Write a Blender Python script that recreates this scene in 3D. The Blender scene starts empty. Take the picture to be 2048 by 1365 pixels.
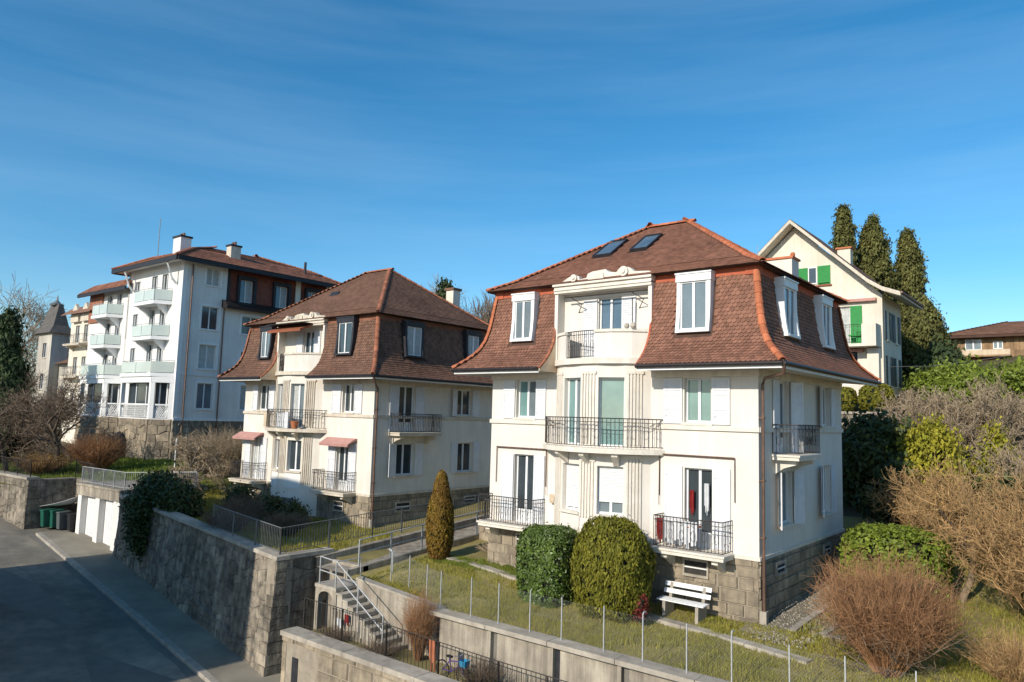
import bpy, math, random
import numpy as np
from mathutils import Vector, Matrix
random.seed(7); rng = np.random.default_rng(7)
S = bpy.context.scene; COL = S.collection
V = Vector
R = math.radians
# ------------------------------------------------------------------ camera
cam = bpy.data.cameras.new('camera'); cam.lens = 25.89; cam.sensor_width = 36; cam.clip_end = 6000; cam.clip_start = .1
co = bpy.data.objects.new('camera', cam); COL.objects.link(co)
YAW, PIT, ROL = -.6841, .1019, .0282
fw = V((math.sin(YAW)*math.cos(PIT), math.cos(YAW)*math.cos(PIT), math.sin(PIT)))
r0 = V((math.cos(YAW), -math.sin(YAW), 0)); u0 = r0.cross(fw)
rr = math.cos(ROL)*r0 + math.sin(ROL)*u0; uu = -math.sin(ROL)*r0 + math.cos(ROL)*u0
m = Matrix.Identity(4)
for i in range(3): m[i][0], m[i][1], m[i][2] = rr[i], uu[i], -fw[i]
m.translation = (8.417, -22.364, 6.054); co.matrix_world = m
S.camera = co
# ------------------------------------------------------------------ sky and sun
SUN_EL, SUN_AZ = 27.0, 1.5          # light travels towards +Y, a touch towards +X
w = bpy.data.worlds.new('World'); S.world = w; w.use_nodes = True
nt = w.node_tree; nt.nodes.clear(); N = nt.nodes.new; L = nt.links.new
out = N('ShaderNodeOutputWorld'); bg = N('ShaderNodeBackground'); sky = N('ShaderNodeTexSky')
sky.sky_type = 'NISHITA'; sky.sun_disc = False; sky.sun_elevation = R(SUN_EL); sky.sun_rotation = R(180+SUN_AZ)
sky.altitude = 600; sky.air_density = 1.0; sky.dust_density = .7; sky.ozone_density = 3.2
tc = N('ShaderNodeTexCoord'); mp = N('ShaderNodeMapping'); mp.inputs['Scale'].default_value = (.6, .9, 8.0); mp.inputs['Rotation'].default_value = (R(2), R(-3), R(20))
nz = N('ShaderNodeTexNoise'); nz.inputs['Scale'].default_value = 1.7; nz.inputs['Detail'].default_value = 7; nz.inputs['Roughness'].default_value = .55
nz.inputs['Distortion'].default_value = .2
rp = N('ShaderNodeValToRGB'); rp.color_ramp.elements[0].position = .40; rp.color_ramp.elements[0].color = (0, 0, 0, 1)
rp.color_ramp.elements[1].position = .72; rp.color_ramp.elements[1].color = (1, 1, 1, 1)
mu = N('ShaderNodeMath'); mu.operation = 'MULTIPLY'; mu.inputs[1].default_value = .09
mx = N('ShaderNodeMix'); mx.data_type = 'RGBA'; mx.inputs[7].default_value = (5.0, 6.6, 7.8, 1)
L(tc.outputs['Generated'], mp.inputs[0]); L(mp.outputs[0], nz.inputs['Vector']); L(nz.outputs[0], rp.inputs[0]); L(rp.outputs[0], mu.inputs[0])
L(mu.outputs[0], mx.inputs[0])
hs = N('ShaderNodeHueSaturation'); hs.inputs['Hue'].default_value = .49; hs.inputs['Saturation'].default_value = 1.3; hs.inputs['Value'].default_value = 1.0
L(sky.outputs[0], hs.inputs['Color']); L(hs.outputs[0], mx.inputs[6]); L(mx.outputs[2], bg.inputs[0]); L(bg.outputs[0], out.inputs[0])
bg.inputs[1].default_value = .142
sl = bpy.data.lights.new('sun', 'SUN'); sl.energy = 4.2; sl.angle = R(.5); sl.color = (1, .915, .785)
so = bpy.data.objects.new('sun', sl); COL.objects.link(so)
sd = V((math.sin(R(SUN_AZ))*math.cos(R(SUN_EL)), math.cos(R(SUN_AZ))*math.cos(R(SUN_EL)), -math.sin(R(SUN_EL))))
so.rotation_euler = sd.to_track_quat('-Z', 'Y').to_euler(); so.location = (0, -60, 60)
S.view_settings.view_transform = 'Standard'; S.view_settings.look = 'None'; S.view_settings.exposure = 0.18; S.view_settings.gamma = 1
S.cycles.max_bounces = 6; S.cycles.diffuse_bounces = 3; S.cycles.transparent_max_bounces = 8
# ------------------------------------------------------------------ materials
def mat(name, c1, c2=None, scale=2.0, rough=.85, bump=0, bscale=30, isl=0, metal=0, spec=.3, streak=0, pos=(.35, .7), c3=None, dscale=.35, damt=0, transl=0):
    m = bpy.data.materials.new(name); m.use_nodes = True; nt = m.node_tree; N = nt.nodes.new; L = nt.links.new
    b = nt.nodes['Principled BSDF']; b.inputs['Roughness'].default_value = rough; b.inputs['Metallic'].default_value = metal
    b.inputs['Specular IOR Level'].default_value = spec
    ge = N('ShaderNodeNewGeometry'); c2 = c2 or tuple(x*.86 for x in c1)
    n1 = N('ShaderNodeTexNoise'); n1.inputs['Scale'].default_value = scale; n1.inputs['Detail'].default_value = 8; n1.inputs['Roughness'].default_value = .62
    L(ge.outputs['Position'], n1.inputs['Vector'])
    ra = N('ShaderNodeValToRGB'); e = ra.color_ramp.elements; e[0].position, e[1].position = pos
    e[0].color = (*c2, 1); e[1].color = (*c1, 1)
    if c3: q = e.new(min(.98, pos[1]+.12)); q.color = (*c3, 1)
    L(n1.outputs[0], ra.inputs[0]); col = ra.outputs[0]
    def mul(col, fac_socket, lo, hi, a=.35, bb=.65):
        mr = N('ShaderNodeMapRange'); mr.inputs[1].default_value = a; mr.inputs[2].default_value = bb; mr.inputs[3].default_value = lo; mr.inputs[4].default_value = hi
        L(fac_socket, mr.inputs[0]); vm = N('ShaderNodeVectorMath'); vm.operation = 'SCALE'; L(col, vm.inputs[0]); L(mr.outputs[0], vm.inputs['Scale']); return vm.outputs[0]
    if streak:
        mp = N('ShaderNodeMapping'); mp.inputs['Scale'].default_value = (2.2, 2.2, .16); L(ge.outputs['Position'], mp.inputs[0])
        n2 = N('ShaderNodeTexNoise'); n2.inputs['Scale'].default_value = 1.6; n2.inputs['Detail'].default_value = 6; n2.inputs['Roughness'].default_value = .7
        L(mp.outputs[0], n2.inputs['Vector']); col = mul(col, n2.outputs[0], 1-streak, 1.0, .38, .6)
    if damt:
        n3 = N('ShaderNodeTexNoise'); n3.inputs['Scale'].default_value = dscale; n3.inputs['Detail'].default_value = 4
        L(ge.outputs['Position'], n3.inputs['Vector']); col = mul(col, n3.outputs[0], 1-damt, 1+damt*.3)
    if isl:
        oi = N('ShaderNodeObjectInfo'); ad = N('ShaderNodeMath'); ad.operation = 'ADD'; fr = N('ShaderNodeMath'); fr.operation = 'FRACT'
        L(oi.outputs['Random'], ad.inputs[0]); L(ge.outputs['Random Per Island'], ad.inputs[1]); L(ad.outputs[0], fr.inputs[0])
        col = mul(col, fr.outputs[0], 1-isl, 1+isl, 0, 1)
    L(col, b.inputs['Base Color'])
    if bump:
        n4 = N('ShaderNodeTexNoise'); n4.inputs['Scale'].default_value = bscale; n4.inputs['Detail'].default_value = 5
        L(ge.outputs['Position'], n4.inputs['Vector']); bp = N('ShaderNodeBump'); bp.inputs['Strength'].default_value = bump; bp.inputs['Distance'].default_value = .03
        L(n4.outputs[0], bp.inputs['Height']); L(bp.outputs[0], b.inputs['Normal'])
    if transl:
        tr = N('ShaderNodeBsdfTranslucent'); L(col, tr.inputs[0]); ms = N('ShaderNodeMixShader'); ms.inputs[0].default_value = transl
        L(b.outputs[0], ms.inputs[1]); L(tr.outputs[0], ms.inputs[2]); L(ms.outputs[0], nt.nodes['Material Output'].inputs[0])
    return m
M = {}
M['plaster'] = mat('cream_plaster', (.77, .72, .65), (.71, .655, .585), .9, .9, .10, 60, streak=.06, damt=.07)
M['plaster2'] = mat('warm_plaster', (.79, .74, .665), (.71, .65, .565), .9, .9, .10, 60, streak=.08, damt=.10)
M['plaster3'] = mat('white_plaster', (.80, .78, .745), (.72, .70, .67), .6, .9, .08, 60, streak=.08, damt=.08)
M['plaster4'] = mat('ivory_plaster', (.79, .73, .62), (.70, .63, .52), .6, .9, .08, 60, streak=.12, damt=.1)
M['grey_plaster'] = mat('grey_plaster', (.56, .52, .45), (.46, .42, .36), .8, .9, .1, 50, streak=.2, damt=.15)
M['trim'] = mat('cream_trim', (.77, .72, .64), (.66, .60, .51), 2.5, .85, .06, 40, streak=.10)
M['old_trim'] = mat('stained_trim', (.72, .65, .54), (.56, .48, .38), 2.2, .85, .1, 40, streak=.16)
M['white'] = mat('white_paint', (.80, .80, .79), (.74, .74, .73), 3, .5, .0, 40, spec=.4, damt=.05)
M['shutter'] = mat('shutter_white', (.72, .725, .74), (.65, .655, .67), 4, .55, .0, streak=.06)
M['dark_trim'] = mat('dark_trim', (.035, .035, .042), (.02, .02, .025), 4, .55)
M['stone'] = mat('plinth_stone', (.46, .375, .265), (.22, .185, .14), 2.0, .9, .5, 22, isl=.18, streak=.22, damt=.25)
M['mortar'] = mat('mortar', (.36, .31, .24), (.24, .205, .16), 3, .95, .3, 30)
M['rubble'] = mat('rubble_stone', (.43, .365, .28), (.17, .148, .12), 2.6, .95, .8, 9, isl=.2, streak=.45, damt=.35, pos=(.36, .66), c3=(.52, .47, .39))
M['concrete'] = mat('old_concrete', (.50, .44, .35), (.30, .26, .21), 1.3, .92, .25, 30, streak=.42, damt=.25)
M['cap'] = mat('cap_stone', (.50, .45, .37), (.32, .28, .23), 2.2, .92, .35, 30, damt=.2)
M['tile'] = mat('brown_clay_tile', (.275, .135, .09), (.20, .095, .063), 3, .85, .25, 60, isl=.2, damt=.14, dscale=.6)
M['tile2'] = mat('weathered_tile', (.23, .125, .082), (.155, .083, .056), 3, .88, .25, 60, isl=.2, damt=.2)
M['tile3'] = mat('red_tile', (.34, .15, .09), (.22, .09, .055), 3, .85, .2, 50, isl=.3, damt=.2)
M['ridge'] = mat('orange_ridge_tile', (.52, .17, .08), (.38, .12, .055), 4, .8, .2, 40, isl=.2)
M['ridge2'] = mat('faded_ridge_tile', (.42, .16, .085), (.26, .10, .06), 4, .85, .2, 40, isl=.25)
M['slate'] = mat('grey_slate', (.14, .125, .11), (.085, .078, .07), 2.5, .8, .2, 30)
M['redband'] = mat('red_band_paint', (.50, .125, .06), (.40, .095, .045), 3, .75, .1, 30)
M['roofback'] = mat('roof_underlay', (.10, .055, .04), (.07, .04, .03), 3, .95)
M['gutter'] = mat('dark_gutter', (.05, .045, .042), (.035, .03, .03), 4, .45, metal=.5)
M['copper'] = mat('brown_downpipe', (.20, .12, .085), (.13, .08, .06), 4, .5, metal=.4)
M['iron'] = mat('wrought_iron', (.07, .062, .058), (.045, .04, .038), 12, .6, metal=.4, c3=(.16, .09, .06))
M['galv'] = mat('galvanised_steel', (.50, .50, .50), (.38, .39, .39), 8, .5, metal=.25)
M['greyrail'] = mat('grey_railing', (.24, .25, .25), (.15, .155, .15), 8, .55, metal=.4)
M['pane'] = mat('window_glass', (.055, .07, .08), (.03, .04, .046), .7, .06, spec=.9)
M['pane_grey'] = mat('net_curtain_glass', (.20, .24, .255), (.13, .165, .18), .8, .08, spec=.8)
M['pane_teal'] = mat('teal_blind_glass', (.20, .33, .31), (.14, .25, .245), 1.2, .08, spec=.8)
M['pane_blue'] = mat('blue_glass', (.12, .17, .22), (.07, .11, .15), .8, .05, spec=.9)
M['curtain'] = mat('pale_curtain', (.52, .53, .50), (.36, .37, .36), 5, .7, spec=.5)
M['roller'] = mat('roller_blind', (.74, .74, .73), (.66, .66, .66), 4, .6)
M['glassbal'] = mat('frosted_balcony_glass', (.56, .61, .56), (.47, .53, .49), .8, .18, spec=.7)
M['awning_red'] = mat('faded_pink_awning', (.52, .29, .25), (.42, .22, .19), 3, .85)
M['awning_orange'] = mat('rust_awning', (.33, .11, .06), (.24, .08, .04), 3, .85)
M['green'] = mat('green_shutter_paint', (.016, .27, .05), (.012, .21, .04), 4, .5)
M['wood'] = mat('weathered_planks', (.42, .28, .15), (.26, .165, .09), 1.6, .8, .3, 20, isl=.25, streak=.3)
M['boards'] = mat('cream_boards', (.66, .54, .39), (.54, .42, .30), 3, .8, isl=.06, streak=.15)
M['brick'] = mat('dark_red_brick', (.24, .075, .05), (.15, .05, .035), 3, .85, .2, 40, isl=.2)
M['asphalt'] = mat('asphalt', (.31, .275, .215), (.20, .183, .152), 1.6, .92, .35, 90, damt=.4, dscale=.22, streak=.0, c3=(.38, .345, .28))
M['sidewalk'] = mat('sidewalk_asphalt', (.33, .295, .23), (.25, .225, .175), .9, .92, .3, 80, damt=.25)
M['patch'] = mat('asphalt_patch', (.20, .183, .155), (.15, .14, .122), 1.5, .9, .3, 90)
M['kerb'] = mat('granite_kerb', (.40, .36, .30), (.28, .25, .21), 3, .85, .2, 50, isl=.12)
M['ground'] = mat('lawn_soil', (.33, .275, .10), (.22, .185, .075), .9, .95, .5, 25, c3=(.40, .31, .18), damt=.35)
M['hill'] = mat('hill_leaf_litter', (.15, .11, .07), (.085, .075, .04), .15, .95, .4, 3, c3=(.10, .11, .045), damt=.3)
M['gravel'] = mat('gravel_bed', (.33, .28, .2), (.19, .16, .11), 9, .95, .8, 45, damt=.2)
M['pebble'] = mat('pebbles', (.36, .32, .26), (.2, .18, .14), 6, .9, isl=.35)
M['grass'] = mat('grass_blades', (.40, .35, .075), (.27, .265, .05), .55, .8, isl=.35, c3=(.48, .38, .17), transl=.35)
M['grass_lush'] = mat('lush_grass', (.19, .24, .035), (.12, .17, .025), .6, .8, isl=.35, transl=.2)
M['laurel'] = mat('laurel_leaves', (.135, .20, .035), (.065, .105, .02), 2, .42, isl=.45, spec=.5, transl=.15)
M['thuja'] = mat('golden_thuja', (.21, .19, .018), (.12, .125, .014), 2.2, .75, isl=.4, transl=.15)
M['thuja_old'] = mat('rusty_thuja', (.22, .145, .016), (.16, .085, .016), 1.3, .75, isl=.4, transl=.15, c3=(.12, .115, .012))
M['hedge_lime'] = mat('lime_hedge', (.21, .26, .03), (.12, .165, .022), 2, .55, isl=.4, transl=.2)
M['conifer'] = mat('conifer_needles', (.19, .185, .055), (.11, .115, .035), .7, .8, isl=.45, c3=(.24, .20, .07), transl=.25)
M['darkfir'] = mat('dark_fir_needles', (.06, .085, .028), (.03, .048, .018), .7, .8, isl=.45)
M['ivy'] = mat('dark_ivy', (.06, .08, .018), (.032, .048, .014), 1.2, .55, isl=.45, c3=(.06, .075, .014))
M['yellowbush'] = mat('yellow_green_shrub', (.40, .34, .03), (.22, .23, .022), 1.2, .75, isl=.4, transl=.2)
M['core'] = mat('foliage_shade', (.014, .018, .008), (.008, .010, .005), 3, .95)  # near-black: shade between the leaves is put into this colour
M['bark'] = mat('bark', (.15, .115, .085), (.075, .058, .045), 6, .9, .5, 30)
M['bark_pale'] = mat('pale_bark', (.30, .235, .165), (.19, .145, .10), 5, .9, .4, 30)
M['twig_red'] = mat('russet_twigs', (.42, .23, .115), (.28, .145, .07), 2, .85, isl=.35)
M['twig_tan'] = mat('tan_twigs', (.50, .325, .15), (.34, .205, .09), 2, .85, isl=.35)
M['twig_grey'] = mat('grey_twigs', (.43, .335, .225), (.27, .205, .135), 2, .85, isl=.35)
M['twig_brown'] = mat('brown_twigs', (.22, .16, .11), (.13, .095, .068), 2, .85, isl=.35)
M['tarp'] = mat('white_tarp', (.70, .72, .74), (.6, .62, .64), 2, .6)
M['bin_green'] = mat('green_bin', (.015, .10, .07), (.01, .08, .055), 3, .5)
M['bin_grey'] = mat('grey_bin', (.10, .12, .12), (.08, .09, .09), 3, .5)
M['bin_black'] = mat('black_bin', (.025, .027, .03), (.02, .02, .022), 3, .5)
M['terracotta'] = mat('terracotta', (.50, .18, .08), (.4, .14, .06), 5, .85)
M['redcloth'] = mat('red_cloth', (.34, .03, .028), (.22, .02, .02), 6, .9)
M['redleaf'] = mat('red_leaves', (.16, .025, .02), (.09, .015, .012), 6, .7, isl=.4)
M['vent'] = mat('vent_dark', (.06, .055, .05), (.03, .028, .026), 6, .9)
M['whitecloth'] = mat('white_cloth', (.74, .74, .74), (.55, .56, .58), 4, .9)
M['orangecloth'] = mat('orange_cloth', (.45, .17, .09), (.35, .12, .06), 6, .9)
M['purple'] = mat('purple_paint', (.12, .07, .26), (.08, .05, .18), 6, .4)
M['blue'] = mat('blue_plastic', (.03, .26, .46), (.02, .2, .36), 6, .4)
M['rubber'] = mat('black_rubber', (.02, .02, .02), (.015, .015, .015), 6, .8)
# ------------------------------------------------------------------ mesh helpers
class Fr:                                     # local frame: a along u, b along outward n, c up
    def __init__(s, o, u, n): s.o, s.u, s.n = V(o), V(u).normalized(), V(n).normalized()
    def p(s, a, b, c): return s.o + s.u*a + s.n*b + V((0, 0, c))
W0 = Fr((0, 0, 0), (1, 0, 0), (0, 1, 0))
class MB:
    def __init__(s): s.v = []; s.f = []
    def add(s, vs, fs):
        k = len(s.v); s.v += [tuple(x) for x in vs]; s.f += [tuple(i+k for i in f) for f in fs]; return s
    def quad(s, *ps): return s.add(ps, [tuple(range(len(ps)))])
    def box(s, fr, a0, a1, b0, b1, c0, c1):
        P = fr.p
        return s.add([P(a0, b0, c0), P(a1, b0, c0), P(a1, b1, c0), P(a0, b1, c0), P(a0, b0, c1), P(a1, b0, c1), P(a1, b1, c1), P(a0, b1, c1)],
                     [(0, 1, 2, 3), (4, 7, 6, 5), (0, 4, 5, 1), (1, 5, 6, 2), (2, 6, 7, 3), (3, 7, 4, 0)])
    def tube(s, pts, r, n=6, closed=False):
        pts = [V(p) for p in pts]; k = len(pts); rings = []
        for i, p in enumerate(pts):
            t = (pts[min(i+1, k-1)] - pts[max(i-1, 0)]).normalized()
            x = t.cross(V((0, 0, 1)) if abs(t.z) < .9 else V((1, 0, 0))).normalized(); y = t.cross(x)
            ri = r[i] if isinstance(r, (list, tuple)) else r
            rings.append([p + (x*math.cos(2*math.pi*j/n) + y*math.sin(2*math.pi*j/n))*ri for j in range(n)])
        fs = [(i*n+j, i*n+(j+1) % n, (i+1)*n+(j+1) % n, (i+1)*n+j) for i in range(k-1) for j in range(n)]
        fs += [tuple(range(n))[::-1], tuple((k-1)*n+j for j in range(n))]
        return s.add([q for g in rings for q in g], fs)
    def prism(s, poly, vec):                  # polygon extruded along a vector
        n = len(poly); vec = V(vec); p = [V(q) for q in poly]
        return s.add(p + [q+vec for q in p], [tuple(range(n))[::-1], tuple(range(n, 2*n))] + [(i, (i+1) % n, n+(i+1) % n, n+i) for i in range(n)])
    def lathe(s, o, prof, n=12):
        o = V(o); vs = []; fs = []
        for r, z in prof: vs += [o + V((r*math.cos(2*math.pi*j/n), r*math.sin(2*math.pi*j/n), z)) for j in range(n)]
        for i in range(len(prof)-1): fs += [(i*n+j, i*n+(j+1) % n, (i+1)*n+(j+1) % n, (i+1)*n+j) for j in range(n)]
        fs += [tuple(range(n))[::-1], tuple((len(prof)-1)*n+j for j in range(n))]
        return s.add(vs, fs)
    def strip(s, A, B):                       # quads between two polylines
        k = len(A); return s.add(list(A)+list(B), [(i, i+1, k+i+1, k+i) for i in range(k-1)])
    def build(s, name, mt, parent=None, smooth=False):
        me = bpy.data.meshes.new(name); me.from_pydata(s.v, [], s.f); me.validate(); 
        return link(name, me, mt, parent, smooth)
def link(name, me, mt, parent=None, smooth=False, mw=None):
    if mt and not me.materials: me.materials.append(M[mt] if isinstance(mt, str) else mt)
    if smooth: me.polygons.foreach_set('use_smooth', [True]*len(me.polygons))
    o = bpy.data.objects.new(name, me); COL.objects.link(o)
    if mw is not None: o.matrix_basis = mw
    if parent: adopt(o, parent)
    return o
WL = {}                                       # world matrices of Empties and moved parts
def adopt(o, parent):
    o.parent = parent; pm = WL.get(parent.name)
    if pm is not None: o.matrix_parent_inverse = pm.inverted()
def thing(name, label, cat, loc=(0, 0, 0), group=None):
    o = bpy.data.objects.new(name, None); COL.objects.link(o); o.location = loc; o.empty_display_size = .3
    WL[o.name] = Matrix.Translation(V(loc)); tag(o, label, cat, group); return o
def tag(o, label, cat, group=None, kind=None):
    o['label'] = label; o['category'] = cat
    if group: o['group'] = group
    if kind: o['kind'] = kind
    return o
def struct(o): o['kind'] = 'structure'; return o
def stuff(o): o['kind'] = 'stuff'; return o
def npmesh(name, v, f, mt, parent=None, smooth=False):  # v (n,3) f (m,k)
    me = bpy.data.meshes.new(name); k = f.shape[1]
    me.vertices.add(len(v)); me.vertices.foreach_set('co', v.astype(np.float32).ravel())
    me.loops.add(f.size); me.loops.foreach_set('vertex_index', f.astype(np.int32).ravel())
    me.polygons.add(len(f)); me.polygons.foreach_set('loop_start', np.arange(0, f.size, k, dtype=np.int32)); me.polygons.foreach_set('loop_total', np.full(len(f), k, dtype=np.int32))
    me.update(calc_edges=True)
    return link(name, me, mt, parent, smooth)
def unit(v): return v/np.maximum(np.linalg.norm(v, axis=-1, keepdims=True), 1e-9)
def leafmesh(name, P, Nn, size, mt, parent=None, aspect=1.7, jitter=.8, up=None):
    n = len(P); nn = unit(Nn + rng.normal(0, jitter, (n, 3))); ref = rng.normal(0, 1, (n, 3)) if up is None else np.asarray(up) + rng.normal(0, .35, (n, 3))
    t = unit(ref - (ref*nn).sum(1, keepdims=True)*nn); b = np.cross(nn, t); s = size*rng.uniform(.6, 1.35, (n, 1))
    v = np.stack([P - t*s*aspect*.5, P + b*s*.5, P + t*s*aspect*.5, P - b*s*.5], 1).reshape(-1, 3)
    f = np.arange(4*n).reshape(n, 4); return npmesh(name, v, f, mt, parent)
def twigmesh(name, Pt, Rd, mt, parent=None):   # Pt (n,k,3), Rd (n,k)
    n, k, _ = Pt.shape; t = unit(np.gradient(Pt, axis=1)); ref = np.where(np.abs(t[..., 2:3]) < .9, np.array([0, 0, 1.]), np.array([1., 0, 0]))
    x = unit(np.cross(t, ref)); y = np.cross(t, x); ang = np.array([0, 2.094, 4.189])
    v = Pt[:, :, None, :] + Rd[:, :, None, None]*(x[:, :, None, :]*np.cos(ang)[None, None, :, None] + y[:, :, None, :]*np.sin(ang)[None, None, :, None])
    idx = np.arange(n*k*3).reshape(n, k, 3); fs = []
    for j in range(3):
        j2 = (j+1) % 3; fs.append(np.stack([idx[:, :-1, j], idx[:, :-1, j2], idx[:, 1:, j2], idx[:, 1:, j]], -1).reshape(-1, 4))
    return stuff(npmesh(name, v.reshape(-1, 3), np.concatenate(fs), mt, parent))
_cache = {}
def blockmesh(mt):                             # unit block (w along x, depth y 0..1 outward, h along z) with chamfered face
    if mt not in _cache:
        c = .06; mb = MB()
        mb.add([(0, 0, 0), (1, 0, 0), (1, 0, 1), (0, 0, 1), (0, .7, 0), (1, .7, 0), (1, .7, 1), (0, .7, 1), (c, 1, c), (1-c, 1, c), (1-c, 1, 1-c), (c, 1, 1-c)],
               [(0, 1, 5, 4), (1, 2, 6, 5), (2, 3, 7, 6), (3, 0, 4, 7), (4, 5, 9, 8), (5, 6, 10, 9), (6, 7, 11, 10), (7, 4, 8, 11), (8, 9, 10, 11)])
        me = bpy.data.meshes.new('block'); me.from_pydata(mb.v, [], mb.f); me.materials.append(M[mt]); _cache[mt] = me
    return _cache[mt]
def stone(name, fr, a0, a1, b0, b1, c0, c1, mt, parent):
    mw = Matrix.Identity(4)
    for i in range(3):
        mw[i][0] = fr.u[i]*(a1-a0); mw[i][1] = fr.n[i]*(b1-b0); mw[i][2] = (0, 0, c1-c0)[i]
    mw.translation = fr.p(a0, b0, c0); return link(name, blockmesh(mt), None, parent, mw=mw)
def barmesh(mt, r, h):
    k = ('bar', mt, r, round(h, 2))
    if k not in _cache:
        mb = MB().box(W0, -r, r, -r, r, 0, h); me = bpy.data.meshes.new('bar'); me.from_pydata(mb.v, [], mb.f); me.materials.append(M[mt]); _cache[k] = me
    return _cache[k]
def bar(name, p, h, r, mt, parent): return link(name, barmesh(mt, r, h), None, parent, mw=Matrix.Translation(V(p)))
def lerp(a, b, t): return a + (b-a)*t
# ------------------------------------------------------------------ terrain
ANCH = np.array([(-9,-4.8,-.32),(-4,-4.8,-.38),(1,-4.8,-.42),(6,-4.8,-.5),(-10.7,0,.40),(-5,0,.2),(0,0,.08),(0,5,.35),(0,9,.9),(-13,-2,.1),(-13,1,.35),(-13,6,.75),(4,0,0),(4,8,.3),(-13.4,-4.2,-.2),
 (-16.6,-5.4,.42),(-20,-3,.5),(-20,1.7,.45),(-25,1,.55),(-31,1,.85),(-30,-3.5,.7),(-34,-3,.95),(-18,8,.95),(-48,4.5,1.9),(-43,0,1.6),(-57,4,1.9),(-65,3,1.8),(-45,-3.5,1.25),(-60,-5,1.4),(-75,0,2),(-105,15,4),
 (-20,13,1.8),(-10,12,1.8),(0,13,2.0),(-30,13,2.2),(-45,22,4),(-4,20,3.6),(-4,26.5,7.3),(-9,27,7.3),(-4,33,8.0),(6,20,5),(8,10,1.5),(14,5,.3),(12,20,5.5),(8,30,9),(0,42,11.2),(10,45,12),(20,30,9),
 (-20,30,6),(-40,40,9),(-30,70,17),(-60,55,15.5),(-40,110,26),(0,110,15),(5,60,10.5),(25,60,10.5),(60,100,14),(-90,90,16),(-130,60,8),(-130,130,14),(60,40,10),(60,0,1),(-130,0,4),(30,-5,-.6)], float)
def _U(r2): return np.where(r2 > 0, r2*np.log(np.maximum(r2, 1e-12)), 0)
_n = len(ANCH); _K = _U(((ANCH[:, None, :2]-ANCH[None, :, :2])**2).sum(-1)) + np.eye(_n)*2.0
_Pm = np.c_[np.ones(_n), ANCH[:, :2]]; _A = np.block([[_K, _Pm], [_Pm.T, np.zeros((3, 3))]])
_w = np.linalg.solve(_A, np.r_[ANCH[:, 2], 0, 0, 0])
def gz(x, y):
    x = np.asarray(x, float); y = np.asarray(y, float); q = np.stack([x, y], -1).reshape(-1, 2)
    z = _U(((q[:, None]-ANCH[None, :, :2])**2).sum(-1))@_w[:_n] + _w[_n] + q@_w[_n+1:]
    return z.reshape(x.shape)
def G(x, y): return float(gz(np.array([x]), np.array([y]))[0])
YB = [(-140, -9), (-46, -6.3), (-41.85, -5.9), (-41.8, -3.3), (-34.0, -3.3), (-33.9, -3.65), (-16.4, -5.5), (-16.35, -3.3), (-14.32, -3.3), (-14.28, -4.1), (-8.95, -4.3), (-8.9, -4.75), (70, -5.2)]
def yb(x): return np.interp(x, [p[0] for p in YB], [p[1] for p in YB])
xs = np.unique(np.r_[np.linspace(-140, -70, 24), np.linspace(-70, -42, 20), [p[0] for p in YB], np.linspace(-42, 12, 109), np.linspace(12, 70, 24)])
vs = np.r_[0, np.linspace(.4, 14, 35), np.linspace(15, 50, 36), np.linspace(53, 140, 24)]
X = np.repeat(xs[:, None], len(vs), 1); Y = yb(xs)[:, None] + vs[None, :]; Z = gz(X, Y)
Z += .03*np.sin(X*2.1)*np.cos(Y*1.7)*(vs[None, :] > .3)
idx = np.arange(X.size).reshape(X.shape)
F = np.stack([idx[:-1, :-1], idx[1:, :-1], idx[1:, 1:], idx[:-1, 1:]], -1).reshape(-1, 4)
o = npmesh('terrain', np.stack([X, Y, Z], -1).reshape(-1, 3), F, 'ground', smooth=True); o.data.materials.append(M['hill'])
cxm = X.reshape(-1)[F].mean(1); cym = Y.reshape(-1)[F].mean(1)
o.data.polygons.foreach_set('material_index', ((cym > 13) | (cxm < -62)).astype(np.int32)); struct(o)
g = MB().quad((-3500, -3500, -14), (3500, -3500, -14), (3500, 3500, -14), (-3500, 3500, -14)).build('ground', 'hill'); struct(g)
# ------------------------------------------------------------------ street, pavement, kerb
def sz(x): return -3.7 - .095*(x + 16.2)
def ky(x): return -7.78 - .0847*(x + 16.86)
xs = list(np.linspace(-130, 30, 81)); mb = MB()
mb.strip([(x, -46, sz(x)-.12) for x in xs], [(x, -2.5, sz(x)-.12) for x in xs]); struct(mb.build('road', 'asphalt'))
xs = list(np.linspace(-40.3, 30, 71)); mb = MB(); wy = lambda x: -3.5 if x < -34.2 else (-3.0 if x < -14.3 else -6.4)
mb.strip([(x, ky(x)+.16, sz(x)) for x in xs], [(x, wy(x), sz(x)) for x in xs]); mb.quad((xs[0], ky(xs[0])+.16, sz(xs[0])), (xs[0], -3.5, sz(xs[0])), (xs[0], -3.5, sz(xs[0])-.3), (xs[0], ky(xs[0])+.16, sz(xs[0])-.3))
struct(mb.build('pavement', 'sidewalk'))
gs = MB(); gx = list(np.linspace(-40.2, 20, 61)); gs.strip([(x, ky(x)-.34-.05*math.sin(x*1.7), sz(x)-.1155) for x in gx], [(x, ky(x)+.02, sz(x)-.1155) for x in gx]); struct(gs.build('gutter_strip', 'patch'))
kb = MB(); xs = list(np.linspace(-40.3, 30, 71)); kb.strip([(x, ky(x)+.02, sz(x)-.02) for x in xs], [(x, ky(x)+.3, sz(x)-.02) for x in xs]); kb = struct(kb.build('kerb', 'mortar'))
x = -40.2
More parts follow.
